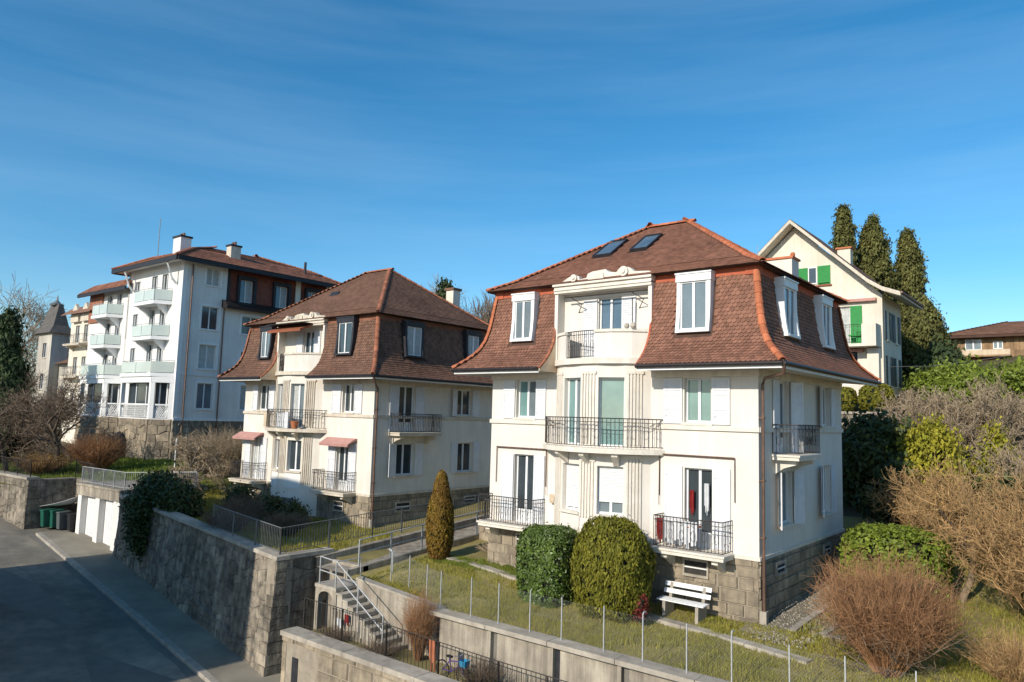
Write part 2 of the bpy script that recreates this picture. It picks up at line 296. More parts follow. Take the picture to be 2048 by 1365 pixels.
while x < -8:
    l = random.uniform(.85, 1.2); d = V((l, ky(x+l)-ky(x), sz(x+l)-sz(x))); u = V((d.x, d.y, 0)).normalized(); f = Fr((x, ky(x), sz(x)), u, (u.y, -u.x, 0))
    p0 = [f.p(0, -.30, -.25), f.p(0, 0, -.25), f.p(0, 0, -.02), f.p(0, -.03, .012), f.p(0, -.30, .012)]
    MB().prism(p0, d*.985).build('kerb_stone', 'kerb', kb); x += l
mb = MB(); mb.quad((-37.5, -9.6, sz(-37.5)-.116), (-31.3, -8.7, sz(-31.3)-.116), (-26.0, -8.6, sz(-26)-.116), (-24.6, -9.5, sz(-24.6)-.116), (-31.0, -11.0, sz(-31)-.116))
mb.quad((-22.5, -9.9, sz(-22.5)-.116), (-17.8, -8.4, sz(-17.8)-.116), (-17.0, -8.5, sz(-17)-.116), (-16.5, -11.5, sz(-16.5)-.116)); struct(mb.build('asphalt_repair', 'patch'))
mb = MB()                                     # tarred joints on the road and pavement
def joint(pts, r=.018, off=-.117):
    A = []; B = []
    for (x, y) in pts: A.append((x, y-r, sz(x)+off)); B.append((x+r, y+r, sz(x)+off))
    mb.strip(A, B)
joint([(-40, -9.4), (-36, -8.6), (-33, -8.4), (-29.5, -8.9), (-27, -8.2)], .03); joint([(-19.8, -5.6), (-19.4, -7.4)], .02, .004); joint([(-26, -5), (-25.7, -6.8)], .02, .004); struct(mb.build('tar_joint', 'patch'))
# ------------------------------------------------------------------ rubble retaining wall of the second garden
def wall_stones(par, fr, L, zbot, ztop, mt, rowh, wid, batter=0, proud=.05, name='stone', skip=None):
    c = min(zbot(0), zbot(L)) - .2
    while c < max(ztop(0), ztop(L)) - .02:
        h = random.uniform(*rowh); a = -random.uniform(0, .3)
        while a < L:
            ww = random.uniform(*wid); a0, a1 = max(0, a), min(L, a+ww); am = (a0+a1)/2
            if a1-a0 > .07 and c+h > zbot(am)-.02 and c < ztop(am)-.06:
                cc1 = min(c+h, ztop(am)); b = batter*(ztop(am)-(c+cc1)/2)
                if not (skip and skip(a0, a1, c, cc1)):
                    j = random.uniform(0, .03); stone(name, fr, a0+.006, a1-.006, b-.25, b+proud*random.uniform(.5, 1.2), c+.006+j*.3, cc1-.006, mt, par)
            a += ww
        c += h
def rubble(par, fr, L, zbot, ztop, mt, rowh, wid, batter=0, proud=.06, name='stone', skip=None):
    zlo = min(zbot(0), zbot(L)) - .25; zhi = max(ztop(0), ztop(L)); nr = max(1, round((zhi-zlo)/((rowh[0]+rowh[1])/2))); rh = (zhi-zlo)/nr; ph = [random.uniform(0, 9) for _ in range(nr+1)]
    def zr(r, a):
        if r == 0: return zlo
        z = zlo + r*rh + rh*.26*math.sin(a*1.9+ph[r]) + rh*.16*math.sin(a*4.7+ph[r]*3); return z
    for r in range(nr):
        a = -random.uniform(0, wid[0]); t0 = a
        while a < L:
            w_ = random.uniform(*wid); a1 = a+w_; t1 = a1+random.uniform(-.12, .12)
            pts = [(a, 0), ((a+a1)/2, 0), (a1, 0), (t1, 1), ((t0+t1)/2, 1), (t0, 1)]; P = []
            for x, k in pts:
                x = max(0, min(L, x)); z = zr(r+k, x) if r+k < nr else ztop(x); P.append((x, min(z, ztop(x))))
            cx_ = sum(q[0] for q in P)/6; cz_ = sum(q[1] for q in P)/6; h_ = max(q[1] for q in P)-min(q[1] for q in P)
            if P[2][0]-P[0][0] > .08 and h_ > .08 and max(q[1] for q in P) > zbot(cx_) and not (skip and skip(a, a1, cz_-h_/2, cz_+h_/2)):
                pr = proud*random.uniform(.4, 1.3); ring = []
                for k, d in ((.998, -.2), (.985, pr*.35), (.88, pr)): ring.append([fr.p(cx_+(x-cx_)*k, d+batter*(ztop(cx_)-z), cz_+(z-cz_)*k) for x, z in P])
                mb = MB(); mb.add(sum(ring, []), [(i, (i+1) % 6, 6+(i+1) % 6, 6+i) for i in range(6)] + [(6+i, 6+(i+1) % 6, 12+(i+1) % 6, 12+i) for i in range(6)] + [tuple(range(12, 18))]); mb.build(name, mt, par)
            a = a1; t0 = t1
t = thing('retaining_wall', 'tall grey rubble stone retaining wall along the pavement below the second garden', 'wall', (-25, -5, -2.5))
A, B = V((-33.95, -3.85, 0)), V((-16.2, -5.72, 0)); u = (B-A).normalized(); n = V((u.y, -u.x, 0)); RF = Fr(A, u, n); RL = (B-A).length
rtop = lambda a: lerp(1.05, .42, a/RL); rbot = lambda a: sz(RF.p(a, 0, 0).x); bt = .075
mb = MB(); mb.add([RF.p(0, -.02+bt*3.5, rbot(0)-.4), RF.p(RL, -.02+bt*4.6, rbot(RL)-.4), RF.p(RL, -.02, rtop(RL)), RF.p(0, -.02, rtop(0)), RF.p(0, -.6, rtop(0)), RF.p(RL, -.6, rtop(RL)), RF.p(0, -.6, rbot(0)-.4), RF.p(RL, -.6, rbot(RL)-.4)],
   [(0, 1, 2, 3), (3, 2, 5, 4), (0, 3, 4, 6), (1, 7, 5, 2)]); mb.build('wall_core', 'mortar', t)
rubble(t, RF, RL-.3, rbot, rtop, 'rubble', (.34, .46), (.3, .75), bt, .04)
R2 = Fr((-16.2, -5.85, 0), (0, 1, 0), (1, 0, 0))
mb = MB().box(R2, 0, 2.6, -.5, -.02, sz(-16)-.4, .42); mb.build('wall_core', 'mortar', t)
rubble(t, R2, 2.6, lambda a: sz(-16.2), lambda a: .42, 'rubble', (.34, .46), (.5, .9), .0, .05)
c = sz(-16.2)-.1; k = 0                        # quoins at the corner
while c < .38:
    h = min(.42, .42-c); wa, wb = (.75, .42) if k % 2 else (.42, .75); b = bt*(.42-c-h/2)
    mb = MB().box(RF, RL-wa, RL+.09, -.3, b+.075, c+.015, c+h-.01); mb.build('quoin', 'rubble', t); c += h; k += 1
x = 0
while x < RL:
    l = min(random.uniform(.9, 1.4), RL+.12-x)
    if l < .1: break
    mb = MB(); z0, z1 = rtop(x), rtop(x+l); mb.add([RF.p(x, .14, z0), RF.p(x+l-.02, .14, z1), RF.p(x+l-.02, -.42, z1), RF.p(x, -.42, z0), RF.p(x, .12, z0+.14), RF.p(x+l-.02, .12, z1+.14), RF.p(x+l-.02, -.42, z1+.16), RF.p(x, -.42, z0+.16)],
        [(0, 1, 2, 3), (4, 7, 6, 5), (0, 4, 5, 1), (1, 5, 6, 2), (2, 6, 7, 3), (3, 7, 4, 0)]); mb.build('cap_stone', 'cap', t); x += l
mb = MB().box(R2, .45, 2.6, -.4, .13, .42, .57); mb.build('cap_stone', 'cap', t)
w = MB().box(W0, -16.2, -14.0, -3.45, -3.2, -4.5, .2).build('back_wall', 'concrete', t)
for a, b2 in (((5, .8), (13, -1.6)), ((9, .2), (17, -2.3))):                     # cables strung across the wall
    pts = [RF.p(lerp(a[0], b2[0], q/8), .33, lerp(a[1]-1.6, b2[1]-.9, q/8)-.12*math.sin(q/8*math.pi)) for q in range(9)]
    MB().tube(pts, .012, 4).build('cable', 'greyrail', t)
def picket_fence(name, label, pts, h, sp, mt, post_every=1.9, r=.008, group=None, topr=.018, mid=None):
    t = thing(name, label, 'fence', pts[0], group); pts = [V(p) for p in pts]
    for A, B in zip(pts[:-1], pts[1:]):
        L = (B-A).length; n = max(2, int(L/sp)); up = V((0, 0, h))
        MB().tube([A+up, B+up], topr, 6).build('top_rail', mt, t); MB().tube([A+V((0, 0, .1)), B+V((0, 0, .1))], topr*.7, 6).build('bottom_rail', mt, t)
        if mid: MB().tube([A+V((0, 0, mid)), B+V((0, 0, mid))], topr*.7, 6).build('mid_rail', mt, t)
        k = max(1, round(L/post_every))
        for i in range(k+1): bar('post', A.lerp(B, i/k)-V((0, 0, .1)), h+.1, .022, mt, t)
        if sp < L:
            for i in range(1, n): bar('picket', A.lerp(B, i/n)+V((0, 0, .1)), h-.1, r, mt, t)
    return t
picket_fence('picket_fence', 'grey metal picket fence along the rubble wall top and the path beside the middle house', [RF.p(11.5, -.15, rtop(11.5)+.15), RF.p(RL-.2, -.15, rtop(RL)+.15), (-16.42, -1.0, .78), (-16.42, 4.0, 1.0), (-16.42, 9.5, 1.25)], 1.0, .13, 'greyrail')
# ------------------------------------------------------------------ sloping path between the two gardens, with handrails
t = thing('garden_path', 'sloping concrete path with low side wall between the two houses', 'path', (-15, 0, .3))
PZ = lambda y: lerp(.02, .95, (y+4.2)/12.2)
mb = MB(); ys = np.linspace(-4.2, 8, 14); mb.strip([(-16.2, y, PZ(y)+.35) for y in ys], [(-15.9, y, PZ(y)+.35) for y in ys]); mb.strip([(-15.9, y, PZ(y)+.35) for y in ys], [(-15.9, y, PZ(y)) for y in ys]); mb.build('side_kerb', 'concrete', t)
mb = MB(); mb.strip([(-15.9, y, PZ(y)) for y in ys], [(-14.2, y, PZ(y)) for y in ys]); mb.build('paving', 'concrete', t)
mb = MB()
for b0, b1 in ((-14.2, -14.0),):
    mb.strip([(b0, y, PZ(y)+.14) for y in ys], [(b1, y, PZ(y)+.14) for y in ys]); mb.strip([(b1, y, PZ(y)+.14) for y in ys], [(b1, y, -1) for y in ys]); mb.strip([(b0, y, PZ(y)+.14) for y in ys], [(b0, y, PZ(y)-.1) for y in ys])
    mb.quad((b0, -4.2, .16), (b1, -4.2, .16), (b1, -4.2, -1), (b0, -4.2, -1))
mb.build('edge_wall', 'concrete', t)
hr = thing('path_handrail', 'galvanised two-bar handrail climbing beside the sloping path', 'railing', (-14.1, -3.6, .1))
for dz in (1.0, .5): MB().tube([(-14.1, y, PZ(y)+.14+dz) for y in (-3.6, 0, 4, 7.5)], .025, 8).build('rail', 'galv', hr)
for y in (-3.6, -2.0, -.3, 1.4, 3.1, 4.8, 6.5): bar('post', (-14.1, y, PZ(y)+.1), 1.04, .024, 'galv', hr)
t = thing('stone_wall', 'low rough stone wall in the sun between the path and the right house', 'wall', (-12.3, 3.3, .5))
fr = Fr((-14.0, 3.2, 0), (1, 0, 0), (0, -1, 0)); MB().box(fr, .02, 3.24, -.4, -.02, -.2, 1.28).build('wall_core', 'mortar', t)
rubble(t, fr, 3.25, lambda a: .2, lambda a: 1.3, 'stone', (.2, .34), (.3, .7), 0, .05); MB().box(fr, .01, 3.24, -.5, .08, 1.3, 1.4).build('cap_stone', 'cap', t)
picket_fence('short_fence', 'short metal fence on the stone wall against the right house', [(-13.9, 3.4, 1.4), (-10.85, 3.4, 1.45)], .85, .13, 'greyrail')
# ------------------------------------------------------------------ garden steps
t = thing('garden_stairs', 'worn concrete garden stairs with white tubular handrail', 'stairs', (-12, -5, -1.6))
for i in range(9):
    x0 = -13.1 + i*.31; z1 = -.15 - (i+1)*.167
    mb = MB(); mb.box(W0, x0, x0+.31+.03, -5.4, -4.5, z1-.05, z1); mb.box(W0, x0+.03, x0+.31, -5.36, -4.5, z1-.6, z1-.052); mb.build('step', 'cap', t)
mb = MB().box(W0, -14.3, -13.08, -5.42, -4.15, -.27, -.15); mb.build('landing', 'cap', t)
mb = MB(); n = 8                               # arched support below the landing
arc = [(-14.12 + .82*(1-math.cos(math.pi*i/n))/2, -.62+.26*math.sin(math.pi*i/n)) for i in range(n+1)]
poly = [(-14.3, -5.38, -4.3), (-14.3, -5.38, -.27), (-13.1, -5.38, -.27), (-13.1, -5.38, -4.3), (-13.3, -5.38, -4.3)] + [(x, -5.38, z) for x, z in arc[::-1]] + [(-14.12, -5.38, -4.3)]
mb.prism(poly, (0, .2, 0)); mb.build('arched_support', 'concrete', t)
MB().prism([(-13.1, -5.3, -.3), (-10.35, -5.3, -1.75), (-10.35, -5.3, -2.2), (-13.1, -5.3, -2.2)], (0, .8, 0)).build('stair_body', 'concrete', t)
hp = [(-14.12, -5.35), (-13.2, -5.35), (-10.62, -5.35)]; hz = [-.15, -.2, -1.62]
for dz, nm in ((.95, 'rail'), (.48, 'rail')): MB().tube([(p[0], p[1], z+dz) for p, z in zip(hp, hz)], .022, 8).build(nm, 'galv', t)
for x, z in ((-14.12, -.2), (-13.2, -.25), (-11.95, -1.0), (-10.62, -1.75)): bar('post', (x, -5.35, z), [1.0, 1.0, 1.05, 1.08][[-14.12, -13.2, -11.95, -10.62].index(x)], .02, 'galv', t)
MB().tube([(-13.2, -4.25, -.15), (-13.2, -4.25, .75), (-13.15, -5.35, .75)], .02, 8).build('rail', 'galv', t)
# ------------------------------------------------------------------ wall beside the stairs and panelled terrace wall with cap
t = thing('stair_side_wall', 'weathered sloping plaster wall on the garden side of the stairs', 'wall', (-11, -4.4, -1))
mb = MB(); mb.prism([(-13.1, -4.5, .02), (-8.8, -4.5, -.3), (-8.8, -4.5, -2.4), (-13.1, -4.5, -2.4)], (0, .22, 0)); mb.build('wall_face', 'concrete', t)
mb = MB(); mb.prism([(-13.1, -4.53, .09), (-8.8, -4.53, -.23), (-8.8, -4.53, -.3), (-13.1, -4.53, .02)], (0, .3, 0)); mb.build('coping', 'cap', t)
t = thing('terrace_wall', 'weathered concrete panel retaining wall with stone cap below the lawn', 'wall', (0, -4.9, -1))
px = [-8.85, -6.45, -4.15, -1.95, .3, 2.6, 4.9, 7.2, 9.5, 12]
MB().box(W0, -8.85, 12, -4.72, -4.5, -2.4, -.36).build('wall_core', 'mortar', t)
for i, (a, b2) in enumerate(zip(px[:-1], px[1:])):
    MB().box(W0, a+.3, b2-.0, -4.80, -4.70, -2.4, -.33).build('panel', 'concrete', t)
    MB().box(W0, a+.0, a+.12, -4.90, -4.70, -2.4, -.33).build('pier', 'concrete', t)
    MB().box(W0, a+.125, a+.30, -4.75, -4.69, -2.4, -.34).build('dark_joint', 'dark_trim' if i % 2 == 0 else 'patch', t)
    MB().box(W0, a-.02, b2-.04, -5.0, -4.45, -.33, -.2+random.uniform(-.01, .01)).build('cap_stone', 'cap', t)
t = thing('street_wall', 'sunlit stone front wall with broad cap in the bottom foreground', 'wall', (-8, -6.5, -3))
fr = Fr((-14.1, -6.8, 0), (1, 0, 0), (0, -1, 0)); MB().box(fr, .02, 24, -.55, -.02, -5.8, -1.66).build('wall_core', 'mortar', t)
MB().box(fr, .62, .95, -.3, .004, -5.0, -2.25).build('slot_window', 'dark_trim', t)
wall_stones(t, fr, 10, lambda a: -3.6, lambda a: -1.66, 'stone', (.42, .62), (.7, 1.3), 0, .035, skip=lambda a0, a1, c0, c1: a1 > .6 and a0 < .97 and c0 < -2.3)
x = -.06
while x < 20:
    l = random.uniform(1.3, 2.0); MB().box(fr, x, x+l-.012, -.62, .06, -1.655, -1.5+random.uniform(-.008, .008)).build('cap_stone', 'cap', t); x += l
fr2 = Fr((-14.1, -6.8, 0), (0, 1, 0), (-1, 0, 0)); wall_stones(t, fr2, .55, lambda a: -4, lambda a: -1.66, 'stone', (.4, .6), (.5, .6), 0, .03)
mb = MB().quad((-14.1, -6.3, -1.72), (14, -6.3, -1.72), (14, -4.6, -1.78), (-14.1, -4.6, -1.78)); struct(mb.build('terrace_ground', 'ground'))
picket_fence('iron_fence', 'rusty iron picket fence on the terrace behind the foreground wall cap', [(-13.9, -6.1, -1.55), (-11.8, -6.1, -1.55), (-9.6, -6.1, -1.62), (-7.3, -6.1, -1.68), (-5.0, -6.1, -1.72), (0, -6.1, -1.72)], 1.05, .16, 'iron', r=.007, topr=.014)
# ------------------------------------------------------------------ chain-link fence on the lawn edge
t = thing('chain_link_fence', 'chain-link wire fence with thin pale steel posts on the lawn edge', 'fence', (-1, -4.62, -.2))
FP = [(-12.6, -3.3), (-11.3, -3.6), (-10.0, -4.0), (-8.75, -4.6), (-7.4, -4.62), (-6.28, -4.62), (-5.08, -4.62), (-3.95, -4.62), (-2.55, -4.62), (-1.36, -4.62), (-.12, -4.62), (1.05, -4.62), (2.4, -4.55), (3.6, -4.5), (5, -4.5)]
fz = lambda x, y: max(G(x, y)-.05, -.36) if x < -9 else -.22
for i, (x, y) in enumerate(FP):
    o = bar('post', (x, y, fz(x, y)-.05), 1.26, .014, 'galv', t)
    if i in (9, 11): MB().tube([(x, y, fz(x, y)+1.2), (x, y+.03, fz(x, y)+1.25), (x, y+.14, fz(x, y)+1.25)], .02, 6).build('post_cap', 'galv', t)
for (xa, ya), (xb, yb_) in zip(FP[:-1], FP[1:]):
    A = V((xa, ya, fz(xa, ya)+.04)); B = V((xb, yb_, fz(xb, yb_)+.04)); L_ = (B-A).length; H = 1.08; e = .085; r = .0012; n = int((L_+H)/e); Pt = []
    for k in range(n+1):
        for sg in (0, 1):
            s0 = k*e - H; q = []
            lo, hi = max(0., s0), min(L_, s0+H)
            if hi-lo < .02: continue
            for s in (lo, hi):
                h = (s-s0) if sg == 0 else H-(s-s0); q.append(A + (B-A)*(s/L_) + V((0, 0, h)))
            Pt.append(q)
    for h in (.02, .55, 1.08): Pt.append([A+V((0, 0, h)), B+V((0, 0, h))])
    Pt = np.array([[list(a) for a in q] for q in Pt]); stuff(twigmesh('wire_mesh', Pt, np.full(Pt.shape[:2], r), 'galv', t))
# ------------------------------------------------------------------ garage, bins, tarp, left walls
t = thing('garage', 'small concrete garage with two white doors facing the street', 'garage', (-36.7, -3.9, -1.8))
fr = Fr((-39.4, -4.0, 0), (5.4, .18, 0), (.18, -5.4, 0))
cols = [(0, .45), (2.25, 2.75), (4.45, 5.4)]
for a, b2 in cols: MB().box(fr, a, b2, -.5, 0, -2.6, .75).build('pier', 'plaster3', t)
MB().box(fr, -.05, 5.45, -.6, .06, .75, 1.3).build('lintel', 'concrete', t); MB().box(fr, -.15, 5.5, -5, .12, 1.3, 1.42).build('roof_slab', 'concrete', t)
MB().box(fr, 0, 5.4, -5, -.61, -2.6, 1.3).build('wall', 'plaster3', t)
for a, b2 in ((.45, 2.25), (2.75, 4.45)):
    d = MB().box(fr, a, b2, -.45, -.36, -2.3, .75).build('door', 'white', t)
    for k in range(6): MB().box(fr, a+.06+k*(b2-a-.1)/6, a+.02+(k+1)*(b2-a-.1)/6, -.362, -.345, -1.9, .68).build('plank', 'white', d)
picket_fence('roof_railing', 'pale grey railing around the garage roof edge', [(-39.3, -3.9, 1.42), (-36.6, -3.8, 1.42), (-34.1, -3.7, 1.42), (-30.5, -1.5, 1.6)], .95, .12, 'galv', 1.6)
t = thing('stone_pier', 'rough grey stone wall pier at the far end of the street', 'wall', (-43, -6, 0))
fr = Fr((-60, -6.6, 0), (16.2, .6, 0), (.6, -16.2, 0)); LL = 18.2
MB().box(fr, 0, LL, -.5, -.02, -2.5, 1.5).build('wall_core', 'mortar', t)
rubble(t, fr, LL, lambda a: sz(-60+a), lambda a: 1.5, 'rubble', (.4, .5), (.5, 1.0), 0, .05); MB().box(fr, -.1, LL+.06, -.6, .1, 1.5, 1.64).build('cap_stone', 'cap', t)
f2 = Fr((-41.8, -5.95, 0), (0, 1, 0), (1, 0, 0)); rubble(t, f2, 2.7, lambda a: -1.4, lambda a: 1.5, 'rubble', (.4, .6), (.5, .9), 0, .05); MB().box(f2, 0, 2.7, -.5, -.02, -2.5, 1.5).build('wall_core', 'mortar', t)
f3 = Fr((-42, -3.25, 0), (1, 0, 0), (0, -1, 0)); MB().box(f3, -.5, 2.6, -.4, -.02, -2.5, 1.45).build('wall_core', 'mortar', t); rubble(t, f3, 2.6, lambda a: -1.4, lambda a: 1.45, 'rubble', (.4, .6), (.5, .9), 0, .05)
picket_fence('dark_railing', 'dark metal railing on top of the far stone pier', [(-52, -6.1, 1.64), (-42.0, -5.75, 1.64), (-41.9, -3.3, 1.6), (-39.6, -3.2, 1.5)], .95, .14, 'iron', 2.2)
def bin_(label, x, y, mt, s=1.0):
    z = sz(x); t = thing('wheelie_bin', label, 'bin', (x, y, z), 'bins beside the garage'); mb = MB()
    b = [(-.26, -.3), (.26, -.3), (.26, .3), (-.26, .3)]; mb.add([(x+a*.8*s, y+c*.8*s, z+.06) for a, c in b]+[(x+a*s, y+c*s, z+.98*s) for a, c in b], [(3, 2, 1, 0), (4, 5, 6, 7), (0, 1, 5, 4), (1, 2, 6, 5), (2, 3, 7, 6), (3, 0, 4, 7)]); mb.build('body', mt, t)
    mb = MB(); mb.prism([(x-.29*s, y-.36*s, z+.985*s), (x-.29*s, y-.3*s, z+1.05*s), (x-.29*s, y+.34*s, z+1.09*s), (x-.29*s, y+.34*s, z+.985*s)], (.58*s, 0, 0)); mb.build('lid', mt, t)
    for sx in (-.2, .2): MB().tube([(x+sx-.03, y+.26, z+.09), (x+sx+.03, y+.26, z+.09)], .09, 10).build('wheel', 'rubber', t)
bin_('dark green wheelie bin, leftmost of the row under the tarp', -41.3, -4.9, 'bin_green'); bin_('dark green wheelie bin, second of the row under the tarp', -40.9, -4.55, 'bin_green', 1.02)
bin_('grey wheelie bin in the middle of the row under the tarp', -40.4, -4.35, 'bin_grey'); bin_('black wheelie bin closest to the garage', -39.75, -4.0, 'bin_black')
t = thing('tarp_roof', 'white sagging tarp roof stretched over the bins', 'tarp', (-40.4, -4.4, 0)); mb = MB(); n = 8
Pq = lambda s, q: V((-42.0, -5.3, -.15)).lerp(V((-39.45, -4.15, .55)), s).lerp(V((-41.7, -3.4, -.05)).lerp(V((-39.45, -3.3, .7)), s), q) - V((0, 0, .22*math.sin(math.pi*s)*math.sin(math.pi*(q*.8+.1))))
for i in range(n):
    for j in range(n):
        a, b2, c, d = Pq(i/n, j/n), Pq((i+1)/n, j/n), Pq((i+1)/n, (j+1)/n), Pq(i/n, (j+1)/n); mb.add([a, b2, c, d, a+V((0, 0, .012)), b2+V((0, 0, .012)), c+V((0, 0, .012)), d+V((0, 0, .012))], [(0, 1, 2, 3), (4, 5, 6, 7), (0, 1, 5, 4), (0, 3, 7, 4)])
mb.build('cloth', 'tarp', t); MB().tube([(-41.95, -5.3, sz(-42)), (-41.95, -5.3, -.14)], .025, 6).build('pole', 'galv', t)
# ------------------------------------------------------------------ house building blocks
def wall_open(mb, fr, a0, a1, c0, c1, ops=(), depth=.2):
    ops = [o for o in ops if o[0] < a1 and o[1] > a0]
    A = sorted({a0, a1, *[x for o in ops for x in o[:2] if a0 < x < a1]}); Cc = sorted({c0, c1, *[x for o in ops for x in o[2:4] if c0 < x < c1]})
    for i in range(len(A)-1):
        for j in range(len(Cc)-1):
            am, cm = (A[i]+A[i+1])/2, (Cc[j]+Cc[j+1])/2
            if any(o[0] < am < o[1] and o[2] < cm < o[3] for o in ops): continue
            mb.quad(fr.p(A[i], 0, Cc[j]), fr.p(A[i+1], 0, Cc[j]), fr.p(A[i+1], 0, Cc[j+1]), fr.p(A[i], 0, Cc[j+1]))
    for o in ops:
        p = [(o[0], o[2]), (o[1], o[2]), (o[1], o[3]), (o[0], o[3])]
        for (x, z), (x2, z2) in zip(p, p[1:]+p[:1]): mb.quad(fr.p(x, 0, z), fr.p(x2, 0, z2), fr.p(x2, -depth, z2), fr.p(x, -depth, z))
    return mb
def window(par, fr, o, depth=.2, fm='white', pm='pane', leaves=2, sill=None, transom=0, blind=0, name='window', kick=0, fw=.055):
    a0, a1, c0, c1 = o; b0, b1 = -depth-.03, -depth+.035; mb = MB()
    mb.box(fr, a0, a0+fw, b0, b1, c0, c1); mb.box(fr, a1-fw, a1, b0, b1, c0, c1); mb.box(fr, a0+fw, a1-fw, b0, b1, c1-fw, c1); mb.box(fr, a0+fw, a1-fw, b0, b1, c0, c0+fw*1.2)
    ww = (a1-a0-2*fw)/leaves
    for k in range(1, leaves): mb.box(fr, a0+fw+k*ww-.045, a0+fw+k*ww+.045, b0, b1+.012, c0+fw*1.2, c1-fw)
    if transom: mb.box(fr, a0+fw, a1-fw, b0, b1+.004, transom-.03, transom+.03)
    f = mb.build(name, fm, par)
    for k in range(leaves):
        x0, x1 = a0+fw+k*ww+(.045 if k else 0), a0+fw+(k+1)*ww-(.045 if k < leaves-1 else 0)
        q = pm[k % len(pm)] if isinstance(pm, (list, tuple)) else pm
        MB().box(fr, x0, x1, b0-.02, b0+.03, c0+fw*1.2, c1-fw).build('pane', q, f)
        if kick: MB().box(fr, x0+.02, x1-.02, b0+.03, b1-.006, c0+.05, c0+kick).build('kick_panel', fm, f)
    if blind:
        n = max(3, int((c1-blind)/.09)); s = (c1-.03-blind)/n; mb = MB()
        for k in range(n): mb.box(fr, a0+.03, a1-.03, b1+.005, b1+.03, blind+k*s+.006, blind+(k+1)*s)
        mb.build('roller_blind', 'roller', f)
    if sill: MB().box(fr, a0-.07, a1+.07, -depth, .09, c0-.09, c0-.002).build('sill', sill, f)
    return f
def shutter(par, fr, a0, a1, c0, c1, mt='shutter', louvre=.35, ang=0, hinge=0):
    if ang:                                    # leaf standing off the wall, hinged at a0 or a1
        h = a0 if hinge == 0 else a1; s = 1 if hinge == 0 else -1; o = fr.p(h, .03, 0); u = (fr.u*s*math.cos(ang) + fr.n*math.sin(ang)); nn = (fr.n*math.cos(ang) - fr.u*s*math.sin(ang))
        fr = Fr(o, u, nn); a0, a1 = 0, a1-a0
    mb = MB(); w_ = .06; mb.box(fr, a0+.01, a1-.01, .02, .04, c0+.01, c1-.01)
    mb.box(fr, a0, a0+w_, .018, .058, c0, c1); mb.box(fr, a1-w_, a1, .018, .058, c0, c1); zl = c1-(c1-c0)*louvre
    for z0, z1 in ((c0, c0+.08), (c1-.08, c1), (zl-.04, zl+.04), ((c0+zl)/2-.03, (c0+zl)/2+.03)): mb.box(fr, a0+w_, a1-w_, .018, .054, z0, z1)
    n = max(3, int((c1-.08-zl-.04)/.075)); s = (c1-.08-zl-.04)/n
    for k in range(n):
        z = zl+.04+k*s; mb.add([fr.p(a0+w_, .062, z), fr.p(a1-w_, .062, z), fr.p(a1-w_, .041, z+s*.9), fr.p(a0+w_, .041, z+s*.9), fr.p(a0+w_, .041, z), fr.p(a1-w_, .041, z)], [(0, 1, 2, 3), (4, 5, 1, 0)])
    mb.box(fr, a0+.02, a0+.12, .056, .072, c0+.25, c0+.28); mb.box(fr, a0+.02, a0+.12, .056, .072, c1-.3, c1-.27)
    return mb.build('shutter', mt, par)
def rail_line(par, pts, h, sp, mt='iron', scroll=True, r=.009):
    pts = [V(p) for p in pts]; up = V((0, 0, 1)); mb = MB()
    for z, q in ((h, .018), (h-.13, .011), (.07, .013)): mb.tube([p+up*z for p in pts], q, 5)
    if scroll:
        acc = 0
        for A, B in zip(pts[:-1], pts[1:]):
            Lg = (B-A).length; n = max(1, int(Lg/.34)); t = (B-A).normalized()
            for i in range(n):
                c = A.lerp(B, (i+.5)/n) + up*(h*.48); ring = [c + t*(.075*math.cos(q*math.pi/4)) + up*(.16*math.sin(q*math.pi/4)) for q in range(9)]; mb.tube(ring, .007, 4)
                c2 = c + up*(h*.36-.03); mb.tube([c2 + t*(.045*math.cos(q*math.pi/3)) + up*(.045*math.sin(q*math.pi/3)) for q in range(7)], .006, 4)
    o = mb.build('railing', mt, par)
    return o
def balusters(par, pts, h, sp, mt='iron', r=.008):
    for A, B in zip(pts[:-1], pts[1:]):
        A, B = V(A), V(B); Lg = (B-A).length; n = max(1, round(Lg/sp))
        for i in range(n): bar('baluster', A.lerp(B, (i+.0)/n)+V((0, 0, .06)), h-.06, r, mt, par)
def balcony(par, fr, a0, a1, dep, z, h=1.0, mt='trim', corb=True, sp=.115, scroll=True, b0=0.0):
    mb = MB(); mb.box(fr, a0, a1, b0, dep, z-.16, z); mb.box(fr, a0-.04, a1+.04, b0, dep+.04, z-.05, z+.012); s = mb.build('balcony', mt, par)
    if corb:
        for a in (a0+.25, a1-.45):
            MB().prism([fr.p(a, b0, z-.162), fr.p(a, dep*.8, z-.162), fr.p(a, dep*.78, z-.3), fr.p(a, dep*.35, z-.42), fr.p(a, b0, z-.62)], fr.u*.2).build('corbel', mt, s)
    pts = [fr.p(a0+.05, b0+.02, z), fr.p(a0+.05, dep-.05, z), fr.p(a1-.05, dep-.05, z), fr.p(a1-.05, b0+.02, z)]
    rail_line(s, pts, h, sp, scroll=scroll); balusters(s, pts, h, sp); return s
def prof_at(prof, s):
    for (d0, z0), (d1, z1) in zip(prof[:-1], prof[1:]):
        l = math.hypot(d1-d0, z1-z0)
        if s <= l or (d1, z1) == prof[-1]: t = s/l; return d0+(d1-d0)*t, z0+(z1-z0)*t, (d1-d0)/l, (z1-z0)/l
        s -= l
def roof_face(mb, fr, Lw, prof, aL=None, aR=None):
    for (d0, z0), (d1, z1) in zip(prof[:-1], prof[1:]):
        mb.quad(fr.p(-d0 if aL is None else aL, d0, z0), fr.p(Lw+d0 if aR is None else aR, d0, z0), fr.p(Lw+d1 if aR is None else aR, d1, z1), fr.p(-d1 if aL is None else aL, d1, z1))
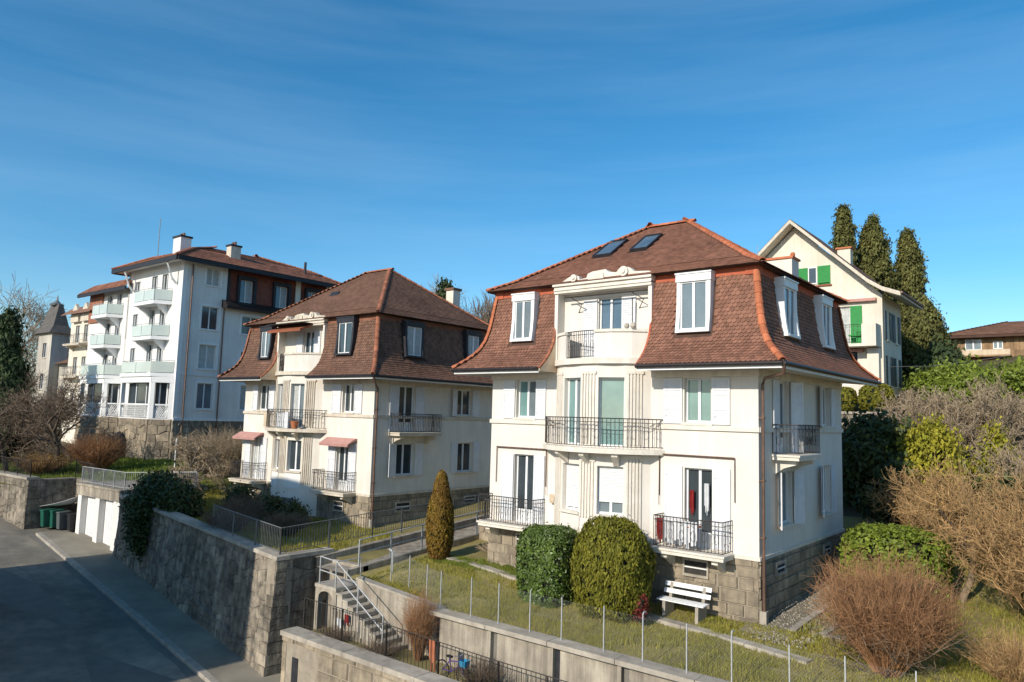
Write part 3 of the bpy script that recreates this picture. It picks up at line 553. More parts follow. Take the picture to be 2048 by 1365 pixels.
def tile_poly(w, e, ln, t=.024, round_=True):
    h = w/2*.97
    P = [(-h, ln), (-h, .38*e), (-.5*h, 0), (.5*h, 0), (h, .38*e), (h, ln)] if round_ else [(-h, ln), (-h, 0), (h, 0), (h, ln)]
    li = lambda y: .046*(1-y/ln)+.006
    top = [(x, y, li(y)) for x, y in P]; bot = [(x, y, li(y)-t) for x, y in P]; n = len(P)
    return top+bot, [tuple(range(n))] + [(i, n+i, n+i+1, i+1) for i in range(n-1)]
def tile_face(roof, fr, Lw, prof, e, w, mt, aL=None, aR=None, skip=None, pick=0, round_=True, jit=.004):
    tot = sum(math.hypot(b[0]-a[0], b[1]-a[1]) for a, b in zip(prof[:-1], prof[1:])); rest = MB(); ln = e*1.9; T, TF = tile_poly(w, e, ln, round_=round_); k = 0; done = 0; cand = []
    while k*e < tot-.5*e:
        d, z, td, tz = prof_at(prof, k*e); lo = -d if aL is None else aL; hi = Lw+d if aR is None else aR
        a = lo + (w/2 if k % 2 else 0)
        while a < hi+w*.49:
            if not (skip and skip(a, z+tz*e)):
                x0, x1 = max(-w/2, lo-a), min(w/2, hi-a)
                if x1-x0 > .03: cand.append((a, d, z, td, tz, x0, x1, k))
            a += w
        k += 1
    key = ('tile', mt, w, e, round_)
    if pick and key not in _cache:
        me = bpy.data.meshes.new('roof_tile'); me.from_pydata(T, [], TF); me.materials.append(M[mt]); _cache[key] = me
    for (a, d, z, td, tz, x0, x1, k) in cand:
        o = fr.p(a, d+random.uniform(-jit, jit), z); tn = fr.n*td + V((0, 0, tz)); nr = fr.n*tz - V((0, 0, td)); full = x1-x0 > w*.99
        if random.random() < .5: tn = (tn + fr.u*random.uniform(-.03, .03)).normalized()
        if full and done < pick:
            mw = Matrix.Identity(4)
            for i in range(3): mw[i][0], mw[i][1], mw[i][2] = fr.u[i], tn[i], nr[i]
            mw.translation = o; link('roof_tile', _cache[key], None, roof, mw=mw); done += 1
        else:
            rest.add([o + fr.u*max(x0, min(x1, x)) + tn*y + nr*l for x, y, l in T], TF)
    if rest.v: stuff(rest.build('roof_tiles', mt, roof))
def hip_tiles(roof, pts, mt, r=.10, ln=.36):
    key = ('hip', mt, r)
    if key not in _cache:
        mb = MB(); n = 6; ring = lambda y, q: [(q*math.cos(math.pi*j/n), y, q*math.sin(math.pi*j/n)*.85) for j in range(n+1)]
        mb.strip(ring(0, r*1.12), ring(ln*1.12, r*.92)); mb.strip(ring(0, r*1.12), ring(0, r*.86)); me = bpy.data.meshes.new('ridge_tile'); me.from_pydata(mb.v, [], mb.f); me.materials.append(M[mt]); _cache[key] = me
    pts = [V(p) for p in pts]; seg = [(b-a).length for a, b in zip(pts[:-1], pts[1:])]; tot = sum(seg); s = 0
    def at(s):
        for a, b, l in zip(pts[:-1], pts[1:], seg):
            if s <= l: return a.lerp(b, s/l), (b-a).normalized()
            s -= l
        return pts[-1], (pts[-1]-pts[-2]).normalized()
    while s < tot-.1:
        p, _ = at(s); q, _ = at(min(tot, s+ln)); t = (q-p).normalized(); x = t.cross(V((0, 0, 1)))
        x = x.normalized() if x.length > .05 else V((1, 0, 0)); n = x.cross(t); mw = Matrix.Identity(4)
        for i in range(3): mw[i][0], mw[i][1], mw[i][2] = x[i], t[i], n[i]
        mw.translation = p + n*.01; link('ridge_tile', _cache[key], None, roof, mw=mw); s += ln
def plinth(par, fr, a0, a1, c0, c1, ops, mt='stone'):
    MB().box(fr, a0+.012, a1-.012, -.3, -.014, c0, c1-.004).build('plinth_core', 'mortar', par)
    f = Fr(fr.p(a0, 0, 0), fr.u, fr.n); wall_stones(par, f, a1-a0, lambda a: c0, lambda a: c1-.01, mt, (.30, .46), (.45, 1.05), 0, .04)
    for o in ops:
        if not a0 < (o[0]+o[1])/2 < a1: continue
        MB().box(fr, o[0], o[1], -.01, .062, o[2], o[3]).build('vent_opening', 'vent', par)
        for z0, z1 in ((o[2]-.08, o[2]), (o[3], o[3]+.07)): MB().box(fr, o[0]-.06, o[1]+.06, -.01, .11, z0, z1).build('vent_surround', 'cap', par)
        for x0 in (o[0]-.06, o[1]): MB().box(fr, x0, x0+.06, -.01, .10, o[2], o[3]).build('vent_jamb', 'cap', par)
        MB().box(fr, o[0], o[1], .062, .09, (o[2]+o[3])/2-.02, (o[2]+o[3])/2+.02).build('vent_bar', 'white', par)

PROF = [(1.14, 7.84), (.76, 8.16), (.44, 8.52), (.22, 8.98), (.09, 9.55), (0, 10.2), (-.08, 10.8)]
def smooth_prof(pr, n=4):
    o = []
    for i in range(len(pr)-1):
        p0, p1, p2, p3 = pr[max(0, i-1)], pr[i], pr[i+1], pr[min(len(pr)-1, i+2)]
        for k in range(n):
            t = k/n; o.append(tuple(.5*((2*b)+(c-a)*t+(2*a-5*b+4*c-d)*t*t+(3*b-a-3*c+d)*t**3) for a, b, c, d in zip(p0, p1, p2, p3)))
    return o + [pr[-1]]
PROF = smooth_prof(PROF)
def villa(c):
    cx, cy, W, D = c['x'], c['y'], c['W'], c['D']; ac, hw, sag = c['ac'], c['hw'], .82; st = c['style']
    h = thing('villa', c['label'], 'house', (cx-W/2, cy+D/2, 0))
    FF = Fr((cx-W, cy, 0), (1, 0, 0), (0, -1, 0)); FR = Fr((cx, cy, 0), (0, 1, 0), (1, 0, 0)); FL = Fr((cx-W, cy+D, 0), (0, -1, 0), (-1, 0, 0)); FB = Fr((cx, cy+D, 0), (-1, 0, 0), (0, 1, 0))
    pl, tr, tm, rm = c['plaster'], c['trim'], c['tile'], c['ridge']; aL, aR = ac-hw-.02, ac+hw+.06
    Rr = (hw*hw+sag*sag)/(2*sag); T = math.degrees(math.asin(hw/Rr)); kk = 3.73/Rr; wa, wb = 5.2*kk, 20.2*kk
    def BP(t, off=0.): return ac+(Rr+off)*math.sin(R(t)), sag-Rr+(Rr+off)*math.cos(R(t))
    def facet(t0, t1, off=0.):
        p, q = FF.p(*BP(t0, off), 0), FF.p(*BP(t1, off), 0); u = (q-p).normalized(); return Fr(p, u, V((u.y, -u.x, 0))), (q-p).length
    # walls
    fo = [w['o'] for w in c['front']]; ro = [w['o'] for w in c['side']]
    wall_open(MB(), FF, 0, ac-hw, 2, 7.75, fo).build('front_wall', pl, h); wall_open(MB(), FF, ac+hw, W, 2, 7.75, fo).build('front_wall', pl, h)
    wall_open(MB(), FR, 0, D, 2, 7.75, ro).build('side_wall', pl, h)
    wall_open(MB(), FL, 0, D, 2, 7.75).build('side_wall', pl, h); wall_open(MB(), FB, 0, W, 2, 7.75).build('rear_wall', pl, h)
    for f, ws in ((FF, c['front']), (FR, c['side'])):
        for q in ws:
            window(h, f, q['o'], fm=q.get('fm', 'white'), pm=q.get('pm', 'pane'), sill=None if q.get('door') else tr, kick=.5 if q.get('door') else 0)
            for s in q.get('sh', ()): shutter(h, f, *s[:4], ang=s[4] if len(s) > 4 else 0, hinge=s[5] if len(s) > 5 else 0)
    # plinth
    plinth(h, FF, 0, ac-hw, -.6, 2.0, c['vf']); plinth(h, FF, ac+hw, W, -.6, 2.0, c['vf']); plinth(h, FR, 0, D, -.6, 2.0, c['vr']); plinth(h, FL, 0, D, -.6, 2.0, [])
    MB().box(FB, .02, W-.02, -.3, -.014, -.6, 1.99).build('plinth_core', 'mortar', h)
    # bow
    e = [-T, -T*.87, -T*.74, -wb, -wa, 0, wa, wb, T*.74, T*.87, T]; mb = MB(); bw = []
    for t0, t1 in zip(e[:-1], e[1:]):
        f, l = facet(t0, t1); win = (t0, t1) in ((-wb, -wa), (wa, wb)); ops = []
        if win: ops = [(.03, l-.03, 2.85, 4.46), (.03, l-.03, 5.12, 7.48)]; bw.append((f, l, ops))
        wall_open(mb, f, 0, l, -.4, 7.95, ops, .22)
    mb.build('bow_wall', pl, h)
    for k, (f, l, ops) in enumerate(bw):
        window(h, f, ops[0], .22, pm=c['bowg'][k], sill=tr, blind=c['blind'][k]); window(h, f, ops[1], .22, pm=c['bow1'][k], kick=0, leaves=c['bowl'][k])
        MB().box(f, -.04, l+.04, .0, .03, 1.95, 2.72).build('apron_panel', pl if st else 'plaster3', h)
    for t0, t1, z0, z1 in ((-4.6, 4.6, 2.7, 4.6), (-4.6, 4.6, 5.2, 7.6), (21.2, 29.5, 2.2, 4.75), (21.2, 29.5, 5.2, 7.6), (-29.5, -21.2, 2.2, 4.75), (-29.5, -21.2, 5.2, 7.6)):
        n = 5; mb = MB(); t0, t1 = t0*kk, t1*kk
        for i in range(n):
            f, l = facet(lerp(t0, t1, i/n), lerp(t0, t1, (i+.58)/n)); mb.box(f, 0, l, 0, .045, z0, z1)
        f, l = facet(t0-.3, (t0+t1)/2); mb.box(f, 0, l, 0, .055, z1+.002, z1+.1); f, l = facet((t0+t1)/2+.02, t1+.3); mb.box(f, 0, l, 0, .055, z1+.002, z1+.1); mb.build('fluted_pilaster', tr, h)
    # string course, frieze
    for f, a, b in ((FF, -.05, ac-hw), (FF, ac+hw, W+.05), (FR, .0, D), (FL, 0, D)):
        MB().box(f, a, b, .0, .07, 5.78, 5.93).build('string_course', tr, h); MB().box(f, a+.01, b-.01, .0, .05, 7.5, 7.73).build('frieze', tr, h)
        MB().box(f, a, b, .0, .055, 1.93, 2.04).build('base_moulding', tr, h)
    # first-floor curved balcony
    n = 14; hb = hw+.55; sb = 1.4; Rb = (hb*hb+sb*sb)/(2*sb); Tb = math.degrees(math.asin(hb/Rb))
    arc = [FF.p(ac+Rb*math.sin(R(lerp(-Tb, Tb, i/n))), sb-Rb+Rb*math.cos(R(lerp(-Tb, Tb, i/n))), 0) for i in range(n+1)]
    z = 5.08; mb = MB(); mb.prism([p+V((0, 0, z-.17)) for p in arc], (0, 0, .17)); bal = mb.build('balcony', tr, h)
    for t in (-16*kk, 0, 16*kk):
        f, l = facet(t-2, t+2); MB().prism([f.p(0, 0, z-.172), f.p(0, .45, z-.172), f.p(0, .43, z-.28), f.p(0, .12, z-.5), f.p(0, 0, z-.6)], f.u*.2).build('corbel', tr, bal)
    inn = [p + (FF.p(ac, -1, 0)-p).normalized()*.07 + V((0, 0, z)) for p in arc]; rail_line(bal, inn, 1.0, .1); balusters(bal, inn, 1.0, .125)
    # ground-floor balconies
    for (a0, a1, dep, zz) in c['gfb']: balcony(h, FF, a0, a1, dep, zz, 1.0, tr)
    for (a0, a1, dep, zz) in c['sideb']: balcony(h, FR, a0, a1, dep, zz, .95, tr)
    # loggia and parapet on the bow
    mb = MB(); poly = [FF.p(*BP(lerp(-T, T, i/12), .13), 7.95) for i in range(13)]; mb.prism(poly + [FF.p(ac+hw, -.9, 7.95), FF.p(ac-hw, -.9, 7.95)], (0, 0, .2)); mb.build('loggia_floor', tr, h)
    g0, g1 = c['grille']; g0, g1 = g0*kk, g1*kk
    for grp in (((-T, (g0-T)/2), ((g0-T)/2, g0)), ((g1, (g1*2+T)/3), ((g1*2+T)/3, (g1+2*T)/3), ((g1+2*T)/3, T))):
        mb = MB(); cp = MB()
        for t0, t1 in grp: f, l = facet(t0, t1); mb.box(f, 0, l, -.16, 0, 8.15, 9.05); cp.box(f, -.02, l+.02, -.2, .05, 9.05, 9.15)
        par = mb.build('parapet', pl, h); cp.build('coping', tr, par)
    gp = [FF.p(*BP(lerp(g0, g1, i/5), -.05), 8.15) for i in range(6)]; gr = rail_line(h, gp, .98, .09); balusters(gr, gp, .98, .09, r=.007)
    bk = Fr(FF.p(aL, -.28, 0), FF.u, FF.n); lw = aR-aL; dc = c['lodoor']-aL; do = (dc-.48, dc+.48, 8.18, 10.45)
    wall_open(MB(), bk, 0, lw, 8.15, 10.9, [do], .15).build('loggia_wall', pl, h); window(h, bk, do, .15, pm=c['lopane'], kick=.5)
    shutter(h, bk, do[0]-.62, do[0]-.04, 8.2, 10.4); shutter(h, bk, do[1]+.04, do[1]+.6, 8.2, 10.4)
    MB().box(FF, aL-.02, aL+.12, -.6, .16, 8.15, 10.66).build('loggia_pier', pl, h); MB().box(FF, aR-.12, aR+.02, -.6, .16, 8.15, 10.66).build('loggia_pier', pl, h)
    mb = MB().box(FF, aL-.03, aR+.03, -.62, .22, 10.66, 10.92); mb.box(FF, aL-.06, aR+.06, -.3, .3, 10.92, 11.0); mb.box(FF, aL-.03, aR+.03, -.2, .26, 10.76, 10.8); mb.build('entablature', tr, h)
    # pediment with scrolls
    pt = 'old_trim' if not st else tr; q = FF.p; lw2 = aR-aL
    zs = .8; out = [(0, 0), (.25, .12), (.62, .34), (.85, .40), (1.02, .3), (1.05, .16), (1.35, .2), (1.4, .38), (1.6, .46), (2.15, .5), (2.25, .38), (2.6, .3), (2.72, .46), (2.95, .52), (3.15, .44), (3.3, .26), (3.9, .2), (lw2, .1), (lw2, 0)]
    k = lw2/4.0; pd = MB(); pd.prism([q(aL+(x*k if x < 3.95 else x), -.12, 11.0+z*zs) for x, z in out], FF.n*.26); pd = pd.build('pediment', pt, h)
    for x, z, r_ in ((.82, .24, .14), (2.92, .3, .18)):
        MB().tube([q(aL+x*k, .14, 11.0+z*zs), q(aL+x*k, .22, 11.0+z*zs)], r_, 14).build('scroll', pt, pd); MB().tube([q(aL+x*k, .22, 11.0+z*zs), q(aL+x*k, .26, 11.0+z*zs)], r_*.45, 10).build('rosette', pt, pd)
    MB().box(FF, aL+1.45*k, aL+2.1*k, .14, .19, 11.06, 11.28).build('tablet', pt, pd)
    # mansard roof
    mb = MB(); roof_face(mb, FF, W, PROF, None, aL); roof_face(mb, FF, W, PROF, aR, None)
    for f, l in ((FR, D), (FL, D), (FB, W)): roof_face(mb, f, l, PROF)
    roof = mb.build('mansard_roof', 'roofback', h)
    df = [w['o'] for w in c['dorm']]; dr = [w['o'] for w in c['sdorm']]
    sk = lambda ops: (lambda a, z: any(o[0]-.12 < a < o[1]+.12 and o[2]-.15 < z < o[3]+.2 for o in ops))
    e_, w_ = c['te'], c['tw']; ins = 10.77 if st else 10.8
    tile_face(roof, FF, W, PROF, e_, w_, tm, aR, None, sk(df), pick=c['pick']); tile_face(roof, FF, W, PROF, e_, w_, tm, None, aL, sk(df)); tile_face(roof, FR, D, PROF, e_, w_, tm, None, None, sk(dr)); tile_face(roof, FL, D, PROF, e_*1.6, w_*1.6, tm)
    for f, l in ((FF, W), (FR, D), (FB, W), (FL, D)): hip_tiles(roof, [f.p(l+d+.01, d+.01, z+.03) for d, z in PROF], rm, .115)
    # red band and upper roof
    for f, a, b in ((FF, -.02, aL), (FF, aR, W+.02), (FR, 0, D), (FL, 0, D)): MB().box(f, a, b, -.4, -.03, 10.72, 11.02).build('eaves_band', c['band'], h)
    hd = D/2; UP = [(.26, 11.0), (-.5, 11.38), (-hd, c['rz'])]; mb = MB()
    for f, l in ((FF, W), (FR, D), (FB, W), (FL, D)): roof_face(mb, f, l, UP)
    for f, l in ((FF, W), (FR, D), (FB, W), (FL, D)): mb.quad(f.p(-.26, .26, 10.98), f.p(l+.26, .26, 10.98), f.p(l-.5, -.5, 10.98), f.p(.5, -.5, 10.98))
    up = mb.build('upper_roof', 'roofback', h); su = sk(c['skyops'])
    tile_face(up, FF, W, UP, e_*1.05, w_, tm, None, None, lambda a, z: any(o[0]-.03 < a < o[1]+.03 and o[2]-.02 < z < o[3]+.1 for o in c['skyops']), round_=False); tile_face(up, FR, D, UP, e_*1.05, w_, tm, round_=False); tile_face(up, FL, D, UP, e_*1.4, w_*1.4, tm, round_=False)
    for f, l in ((FF, W), (FR, D), (FB, W), (FL, D)): hip_tiles(up, [f.p(l+d, d, z+.03) for d, z in UP], rm, .115)
    hip_tiles(up, [FF.p(hd-.1, -hd, c['rz']+.04), FF.p(W-hd+.1, -hd, c['rz']+.04)], rm, .12)
    sl_ = (c['rz']-11.38)/(hd-.5)
    for o in c['skyops']:                      # skylights lie in the front slope
        z0, z1 = o[2], o[3]; b0, b1 = -.5-(z0-11.38)/sl_, -.5-(z1-11.38)/sl_; fr3 = Fr(FF.p(o[0], b0, z0), FF.u, FF.n)
        tg = (FF.p(0, b1, z1)-FF.p(0, b0, z0)); ln = tg.length; tg.normalize(); nr = FF.u.cross(tg).normalized(); nr = nr if nr.z > 0 else -nr; wd = o[1]-o[0]
        def SB(m_, a0, a1, y0, y1, n0, n1): m_.add([fr3.o+FF.u*a+tg*y+nr*z_ for z_ in (n0, n1) for a, y in ((a0, y0), (a1, y0), (a1, y1), (a0, y1))], [(3, 2, 1, 0), (4, 5, 6, 7), (0, 1, 5, 4), (1, 2, 6, 5), (2, 3, 7, 6), (3, 0, 4, 7)])
        mb = MB(); SB(mb, 0, .07, 0, ln, 0, .13); SB(mb, wd-.07, wd, 0, ln, 0, .13); SB(mb, .07, wd-.07, 0, .07, 0, .13); SB(mb, .07, wd-.07, ln-.07, ln, 0, .15); s = mb.build('skylight', 'dark_trim', h)
        mb = MB(); SB(mb, .07, wd-.07, .07, ln-.07, .05, .10); mb.build('pane', 'pane_blue', s)
    # dormer windows
    for f, ws in ((FF, c['dorm']), (FR, c['sdorm'])):
        for q in ws:
            a0, a1, c0, c1 = q['o']; dm = c['dormm']; mb = MB(); bf = .27; t_ = .13
            for x0, x1 in ((a0, a0+t_), (a1-t_, a1)):       # jambs follow the swept roof
                P = [(-.35, c0), (.40, c0), (.33, c0+.4), (.28, c0+.9), (.26, c1), (-.35, c1)]; mb.prism([f.p(x0, b, z) for b, z in P], f.u*(x1-x0))
            mb.box(f, a0-.03, a1+.03, -.35, .3, c1-.2, c1+.05); mb.box(f, a0+t_, a1-t_, -.35, .40, c0, c0+.09); mb.box(f, a0-.05, a1+.05, -.2, .33, c1+.05, c1+.1); dd = mb.build('dormer', dm, h)
            window(h, f, (a0+t_, a1-t_, c0+.09, c1-.2), -.2, pm=q.get('pm', 'pane_grey'), fw=.05)
    # eaves: soffit, fascia, gutter
    for f, a, b in ((FF, -1.1, aL), (FF, aR, W+1.1), (FR, -1.1, D+1.1), (FL, -1.1, D+1.1)):
        mb = MB(); l_ = a < -1 or f is FR; 
        a_in = 0 if a == -1.1 else a; b_in = (b-1.1) if b in (W+1.1, D+1.1) else b
        mb.quad(f.p(a_in, 0, 7.74), f.p(b_in, 0, 7.74), f.p(b, 1.1, 7.70), f.p(a, 1.1, 7.70)); mb.build('soffit', tr, h)
        MB().box(f, a, b, 1.09, 1.115, 7.66, 7.80).build('fascia', 'white', h)
        e0 = a-.06 if a == -1.1 else a; e1 = b+.06 if b in (W+1.1, D+1.1) else b
        MB().tube([f.p(e0, 1.18, 7.80), f.p(e1, 1.18, 7.80)], .065, 8).build('gutter', 'gutter', h)
    # cheeks closing the mansard beside the loggia
    for a, sgn, mt_ in ((aL, -1, 'boards'), (aR, 1, 'redband' if st else 'boards')):
        poly = [FF.p(a, d-.03, z-.02) for d, z in PROF] + [FF.p(a, -.35, 10.8), FF.p(a, -.35, 7.72), FF.p(a, 1.1, 7.72)]; MB().prism(poly, FF.u*(-.05*sgn)).build('cheek', 'boards', h)
        mb = MB()
        for (d0, z0), (d1, z1) in zip(PROF[:-1], PROF[1:]):
            mb.add([FF.p(a-.06*sgn, d0+.02, z0), FF.p(a+.03*sgn, d0+.05, z0), FF.p(a+.03*sgn, d1+.05, z1), FF.p(a-.06*sgn, d1+.02, z1), FF.p(a-.06*sgn, d0-.05, z0-.04), FF.p(a-.06*sgn, d1-.05, z1-.02)], [(0, 1, 2, 3), (4, 0, 3, 5)])
        mb.build('verge', mt_ if sgn > 0 else 'ridge2', h)
    # downpipe at the front right corner
    zb = G(cx, cy); MB().tube([FR.p(-1.1, 1.18, 7.74), FR.p(-1.0, 1.12, 7.5), FR.p(-.2, .28, 7.42), FR.p(.1, .1, 7.25), FR.p(.1, .1, zb+.35)], .05, 8).build('downpipe', 'copper', h); MB().box(FR, .0, .2, .0, .2, zb-.2, zb+.4).build('pipe_shoe', 'cap', h)
    for z_ in (2.6, 4.3, 6.2): MB().box(FR, .03, .17, .0, .16, z_, z_+.04).build('pipe_clamp', 'copper', h)
    return h, FF, FR, BP
x_ = 10.74
h1, FF1, FR1, BP1 = villa(dict(x=0, y=0, W=10.74, D=8.92, ac=5.09, hw=1.97, style=1, plaster='plaster', trim='trim', tile='tile', ridge='ridge', band='redband', rz=13.98, te=.13, tw=.15, pick=300, dormm='white',
  label='nearest cream villa with red mansard roof, white dormers and iron balconies',
  front=[dict(o=(1.22, 2.16, 2.06, 4.62), door=1, pm='pane', sh=[(.6, 1.2, 2.1, 4.62), (2.18, 2.68, 2.1, 4.62)]), dict(o=(8.3, 9.24, 2.06, 4.56), door=1, pm='pane', sh=[(7.6, 8.24, 2.1, 4.6), (9.28, 9.86, 2.1, 4.6)]),
         dict(o=(1.22, 2.16, 6.02, 7.46), pm=['pane_teal', 'pane_grey'], sh=[(.6, 1.18, 5.97, 7.46), (2.2, 2.66, 5.97, 7.46)]), dict(o=(8.28, 9.2, 6.02, 7.46), pm='pane_teal', sh=[(7.55, 8.22, 5.97, 7.46), (9.26, 9.85, 5.97, 7.46)])],
  side=[dict(o=(1.75, 2.75, 5.1, 7.46), door=1, pm='pane_blue', sh=[(1.2, 1.74, 5.12, 7.46), (2.78, 3.3, 5.12, 7.46, .5, 0)]), dict(o=(6.2, 7.4, 6.02, 7.46), pm='pane_grey', sh=[(5.6, 6.18, 5.97, 7.46, .3, 1), (7.42, 8.0, 5.97, 7.46)]),
        dict(o=(1.75, 3.0, 2.8, 4.5), pm='pane_grey', sh=[(1.15, 1.73, 2.75, 4.52, .35, 1), (3.02, 3.6, 2.75, 4.52, .25, 0)]), dict(o=(6.2, 7.3, 2.8, 4.55), pm='pane_blue', sh=[(5.55, 6.18, 2.75, 4.57, .3, 1), (7.32, 7.9, 2.75, 4.57)])],
  vf=[(8.35, 9.1, 1.25, 1.66), (1.5, 2.2, 1.3, 1.62)], vr=[(1.3, 2.0, 1.4, 1.65), (6.2, 6.9, 1.4, 1.65)], bowg=['pane_grey', 'pane_grey'], blind=[2.95, 3.25], bow1=[['pane_teal', 'pane_grey'], 'pane_teal'], bowl=[2, 1],
  gfb=[(.1, 2.75, .75, 2.04), (7.55, 9.95, .8, 2.04)], sideb=[(1.1, 3.4, .85, 5.08)], grille=(-19.0, 3.0), lodoor=5.22, lopane='pane_blue',
  dorm=[dict(o=(1.12, 2.18, 8.93, 10.72), pm='pane_grey'), dict(o=(8.12, 9.3, 8.93, 10.82), pm='pane_grey')], sdorm=[dict(o=(1.6, 2.85, 8.9, 10.75), pm='pane_blue'), dict(o=(5.7, 6.9, 8.9, 10.75), pm='pane_blue')],
  skyops=[(3.28, 4.14, 12.42, 13.28), (4.9, 5.68, 12.5, 13.3)]))
h2, FF2, FR2, BP2 = villa(dict(x=-19.96, y=1.77, W=11.65, D=9.5, ac=5.36, hw=2.1, style=0, plaster='plaster2', trim='old_trim', tile='tile2', ridge='ridge2', band='tile3', rz=14.5, te=.15, tw=.16, pick=0, dormm='dark_trim',
  label='middle cream villa with weathered brown mansard roof and dark dormer frames',
  front=[dict(o=(1.0, 1.95, 2.06, 4.45), door=1, pm='curtain', sh=[(.35, .95, 2.1, 4.45), (2.0, 2.6, 2.1, 4.45)]), dict(o=(8.9, 9.85, 2.06, 4.45), door=1, pm='pane', sh=[(8.25, 8.85, 2.1, 4.45), (9.9, 10.5, 2.1, 4.45)]),
         dict(o=(1.4, 2.5, 6.02, 7.46), pm='pane', sh=[(.85, 1.38, 5.97, 7.46), (2.52, 3.05, 5.97, 7.46)]), dict(o=(9.15, 10.1, 6.02, 7.46), pm='pane', sh=[(8.3, 9.05, 5.97, 7.46), (10.15, 10.75, 5.97, 7.46)])],
  side=[dict(o=(1.65, 2.75, 5.1, 7.46), door=1, pm='pane', sh=[(1.0, 1.6, 5.12, 7.46), (2.8, 3.4, 5.12, 7.46)]), dict(o=(5.9, 7.2, 6.02, 7.46), pm='pane', sh=[(5.45, 5.9, 5.97, 7.46, .25, 1), (7.22, 7.8, 5.97, 7.46)]),
        dict(o=(1.55, 2.85, 2.9, 4.5), pm='pane', sh=[(.95, 1.53, 2.85, 4.52, .2, 1), (2.9, 3.45, 2.85, 4.52)]), dict(o=(6.1, 7.4, 2.9, 4.5), pm='pane', sh=[(5.6, 6.1, 2.85, 4.52), (7.42, 7.95, 2.85, 4.52)])],
  vf=[(9.0, 9.7, 1.1, 1.5), (1.2, 1.8, 1.2, 1.6)], vr=[(1.7, 2.6, 1.15, 1.5), (6.8, 7.6, 1.2, 1.5)], bowg=['pane', 'pane'], blind=[0, 0], bow1=['pane_grey', ['curtain', 'pane_grey']], bowl=[2, 2],
  gfb=[(.15, 2.75, .8, 2.04), (7.9, 10.6, .8, 2.04)], sideb=[(1.0, 4.0, .85, 5.08)], grille=(-22.0, -6.0), lodoor=5.6, lopane='pane',
  dorm=[dict(o=(1.6, 2.75, 8.95, 10.75), pm='pane_grey'), dict(o=(8.75, 10.1, 8.95, 10.85), pm='pane')], sdorm=[dict(o=(1.65, 2.95, 8.95, 10.75), pm='curtain'), dict(o=(6.3, 7.5, 8.95, 10.75), pm='curtain')],
  skyops=[]))
# fittings of the right villa
for a0, a1, z0, z1 in ((.35, 2.75, 3.5, 4.86), (7.42, 10.0, 3.6, 4.95)):
    mb = MB(); mb.tube([FF1.p(a0, .06, z1), FF1.p(a1, .06, z1)], .03, 6); mb.tube([FF1.p(a0, .05, z0), FF1.p(a0, .05, z1)], .016, 5); mb.tube([FF1.p(a1, .05, z0), FF1.p(a1, .05, z1)], .016, 5); mb.build('awning_frame', 'copper', h1)
    MB().tube([FF1.p(a0 if a0 > 5 else a1+.05, .07, z1-.05), FF1.p(a0 if a0 > 5 else a1+.05, .09, z0-.3)], .01, 4).build('awning_crank', 'copper', h1)
mb = MB(); bz = 10.5; mb.tube([FF1.p(3.5, .12, bz), FF1.p(6.95, .12, bz)], .03, 6)
for a in (3.75, 6.3): mb.tube([FF1.p(a, .1, bz), FF1.p(a+.5, .1, bz-.3), FF1.p(a+.1, -.3, bz-.55)], .018, 5)
mb.build('folded_awning', 'iron', h1); MB().tube([FF1.p(6.3, .0, 10.3), FF1.p(6.28, -.05, 9.2)], .018, 5).build('awning_crank', 'iron', h1)
for a, rr_ in ((6.35, .09), (6.6, .11)): MB().lathe(FF1.p(a, .45, 9.16), [(rr_*.6, 0), (rr_, .06), (rr_*.9, .15), (rr_*.5, .19)], 10).build('pot', 'cap', h1)
mb = MB().box(FF1, 3.02, 3.32, .0, .16, 2.95, 3.25); mb.box(FF1, 3.08, 3.26, .16, .2, 3.0, 3.2); mb.build('wall_vent', 'boards', h1); MB().box(FF1, 3.3, 3.42, 0, .14, 2.6, 3.15).build('meter_box', 'copper', h1)
ch = MB().box(W0, -2.0, -.95, 6.1, 6.9, 11.4, 12.45).build('chimney', 'plaster', h1); MB().box(W0, -2.06, -.89, 6.04, 6.96, 12.45, 12.53).build('chimney_cap', 'ridge', ch)
MB().lathe((-1.05, 6.5, 12.53), [(.09, 0), (.1, .15), (.07, .22)], 8).build('chimney_pot', 'ridge', ch)
MB().tube([(-2.4, 6.4, 11.5), (-2.4, 6.4, 13.2)], .012, 4).build('antenna', 'galv', h1)
# fittings of the middle villa
for a0, a1, z in ((8.2, 10.5, 4.72), (-.1, 2.2, 4.72)):
    mb = MB(); mb.prism([FF2.p(a0, 0, z), FF2.p(a0, .16, z-.02), FF2.p(a0, .62, z-.3), FF2.p(a0, .60, z-.42), FF2.p(a0, .5, z-.27), FF2.p(a0, 0, z-.1)], FF2.u*(a1-a0)); mb.build('awning', 'awning_red', h2)
mb = MB(); mb.prism([FF2.p(3.35, .22, 10.72), FF2.p(3.35, .95, 10.42), FF2.p(3.35, .93, 10.3), FF2.p(3.35, .22, 10.6)], FF2.u*3.1); mb.build('awning', 'awning_orange', h2)
mb = MB(); mb.box(FF2, 3.3, 6.6, .2, 1.0, 10.73, 10.78); mb.build('awning_hood', 'gutter', h2)
MB().lathe(FF2.p(6.6, 1.05, 5.09), [(.13, 0), (.2, .35), (.22, .38), (.18, .4)], 12).build('flower_pot', 'terracotta', h2)
MB().box(FF2, 5.3, 6.3, 1.2, 1.26, 5.1, 5.95).build('balcony_screen', 'whitecloth', h2); MB().box(FF2, 3.4, 3.9, .75, .85, 5.1, 5.85).build('balcony_screen', 'boards', h2)
ch = MB().box(W0, -22.95, -22.35, 9.6, 10.2, 11.3, 13.6).build('chimney', 'plaster4', h2); MB().box(W0, -23.03, -22.27, 9.52, 10.28, 13.6, 13.74).build('chimney_cap', 'tile2', ch)
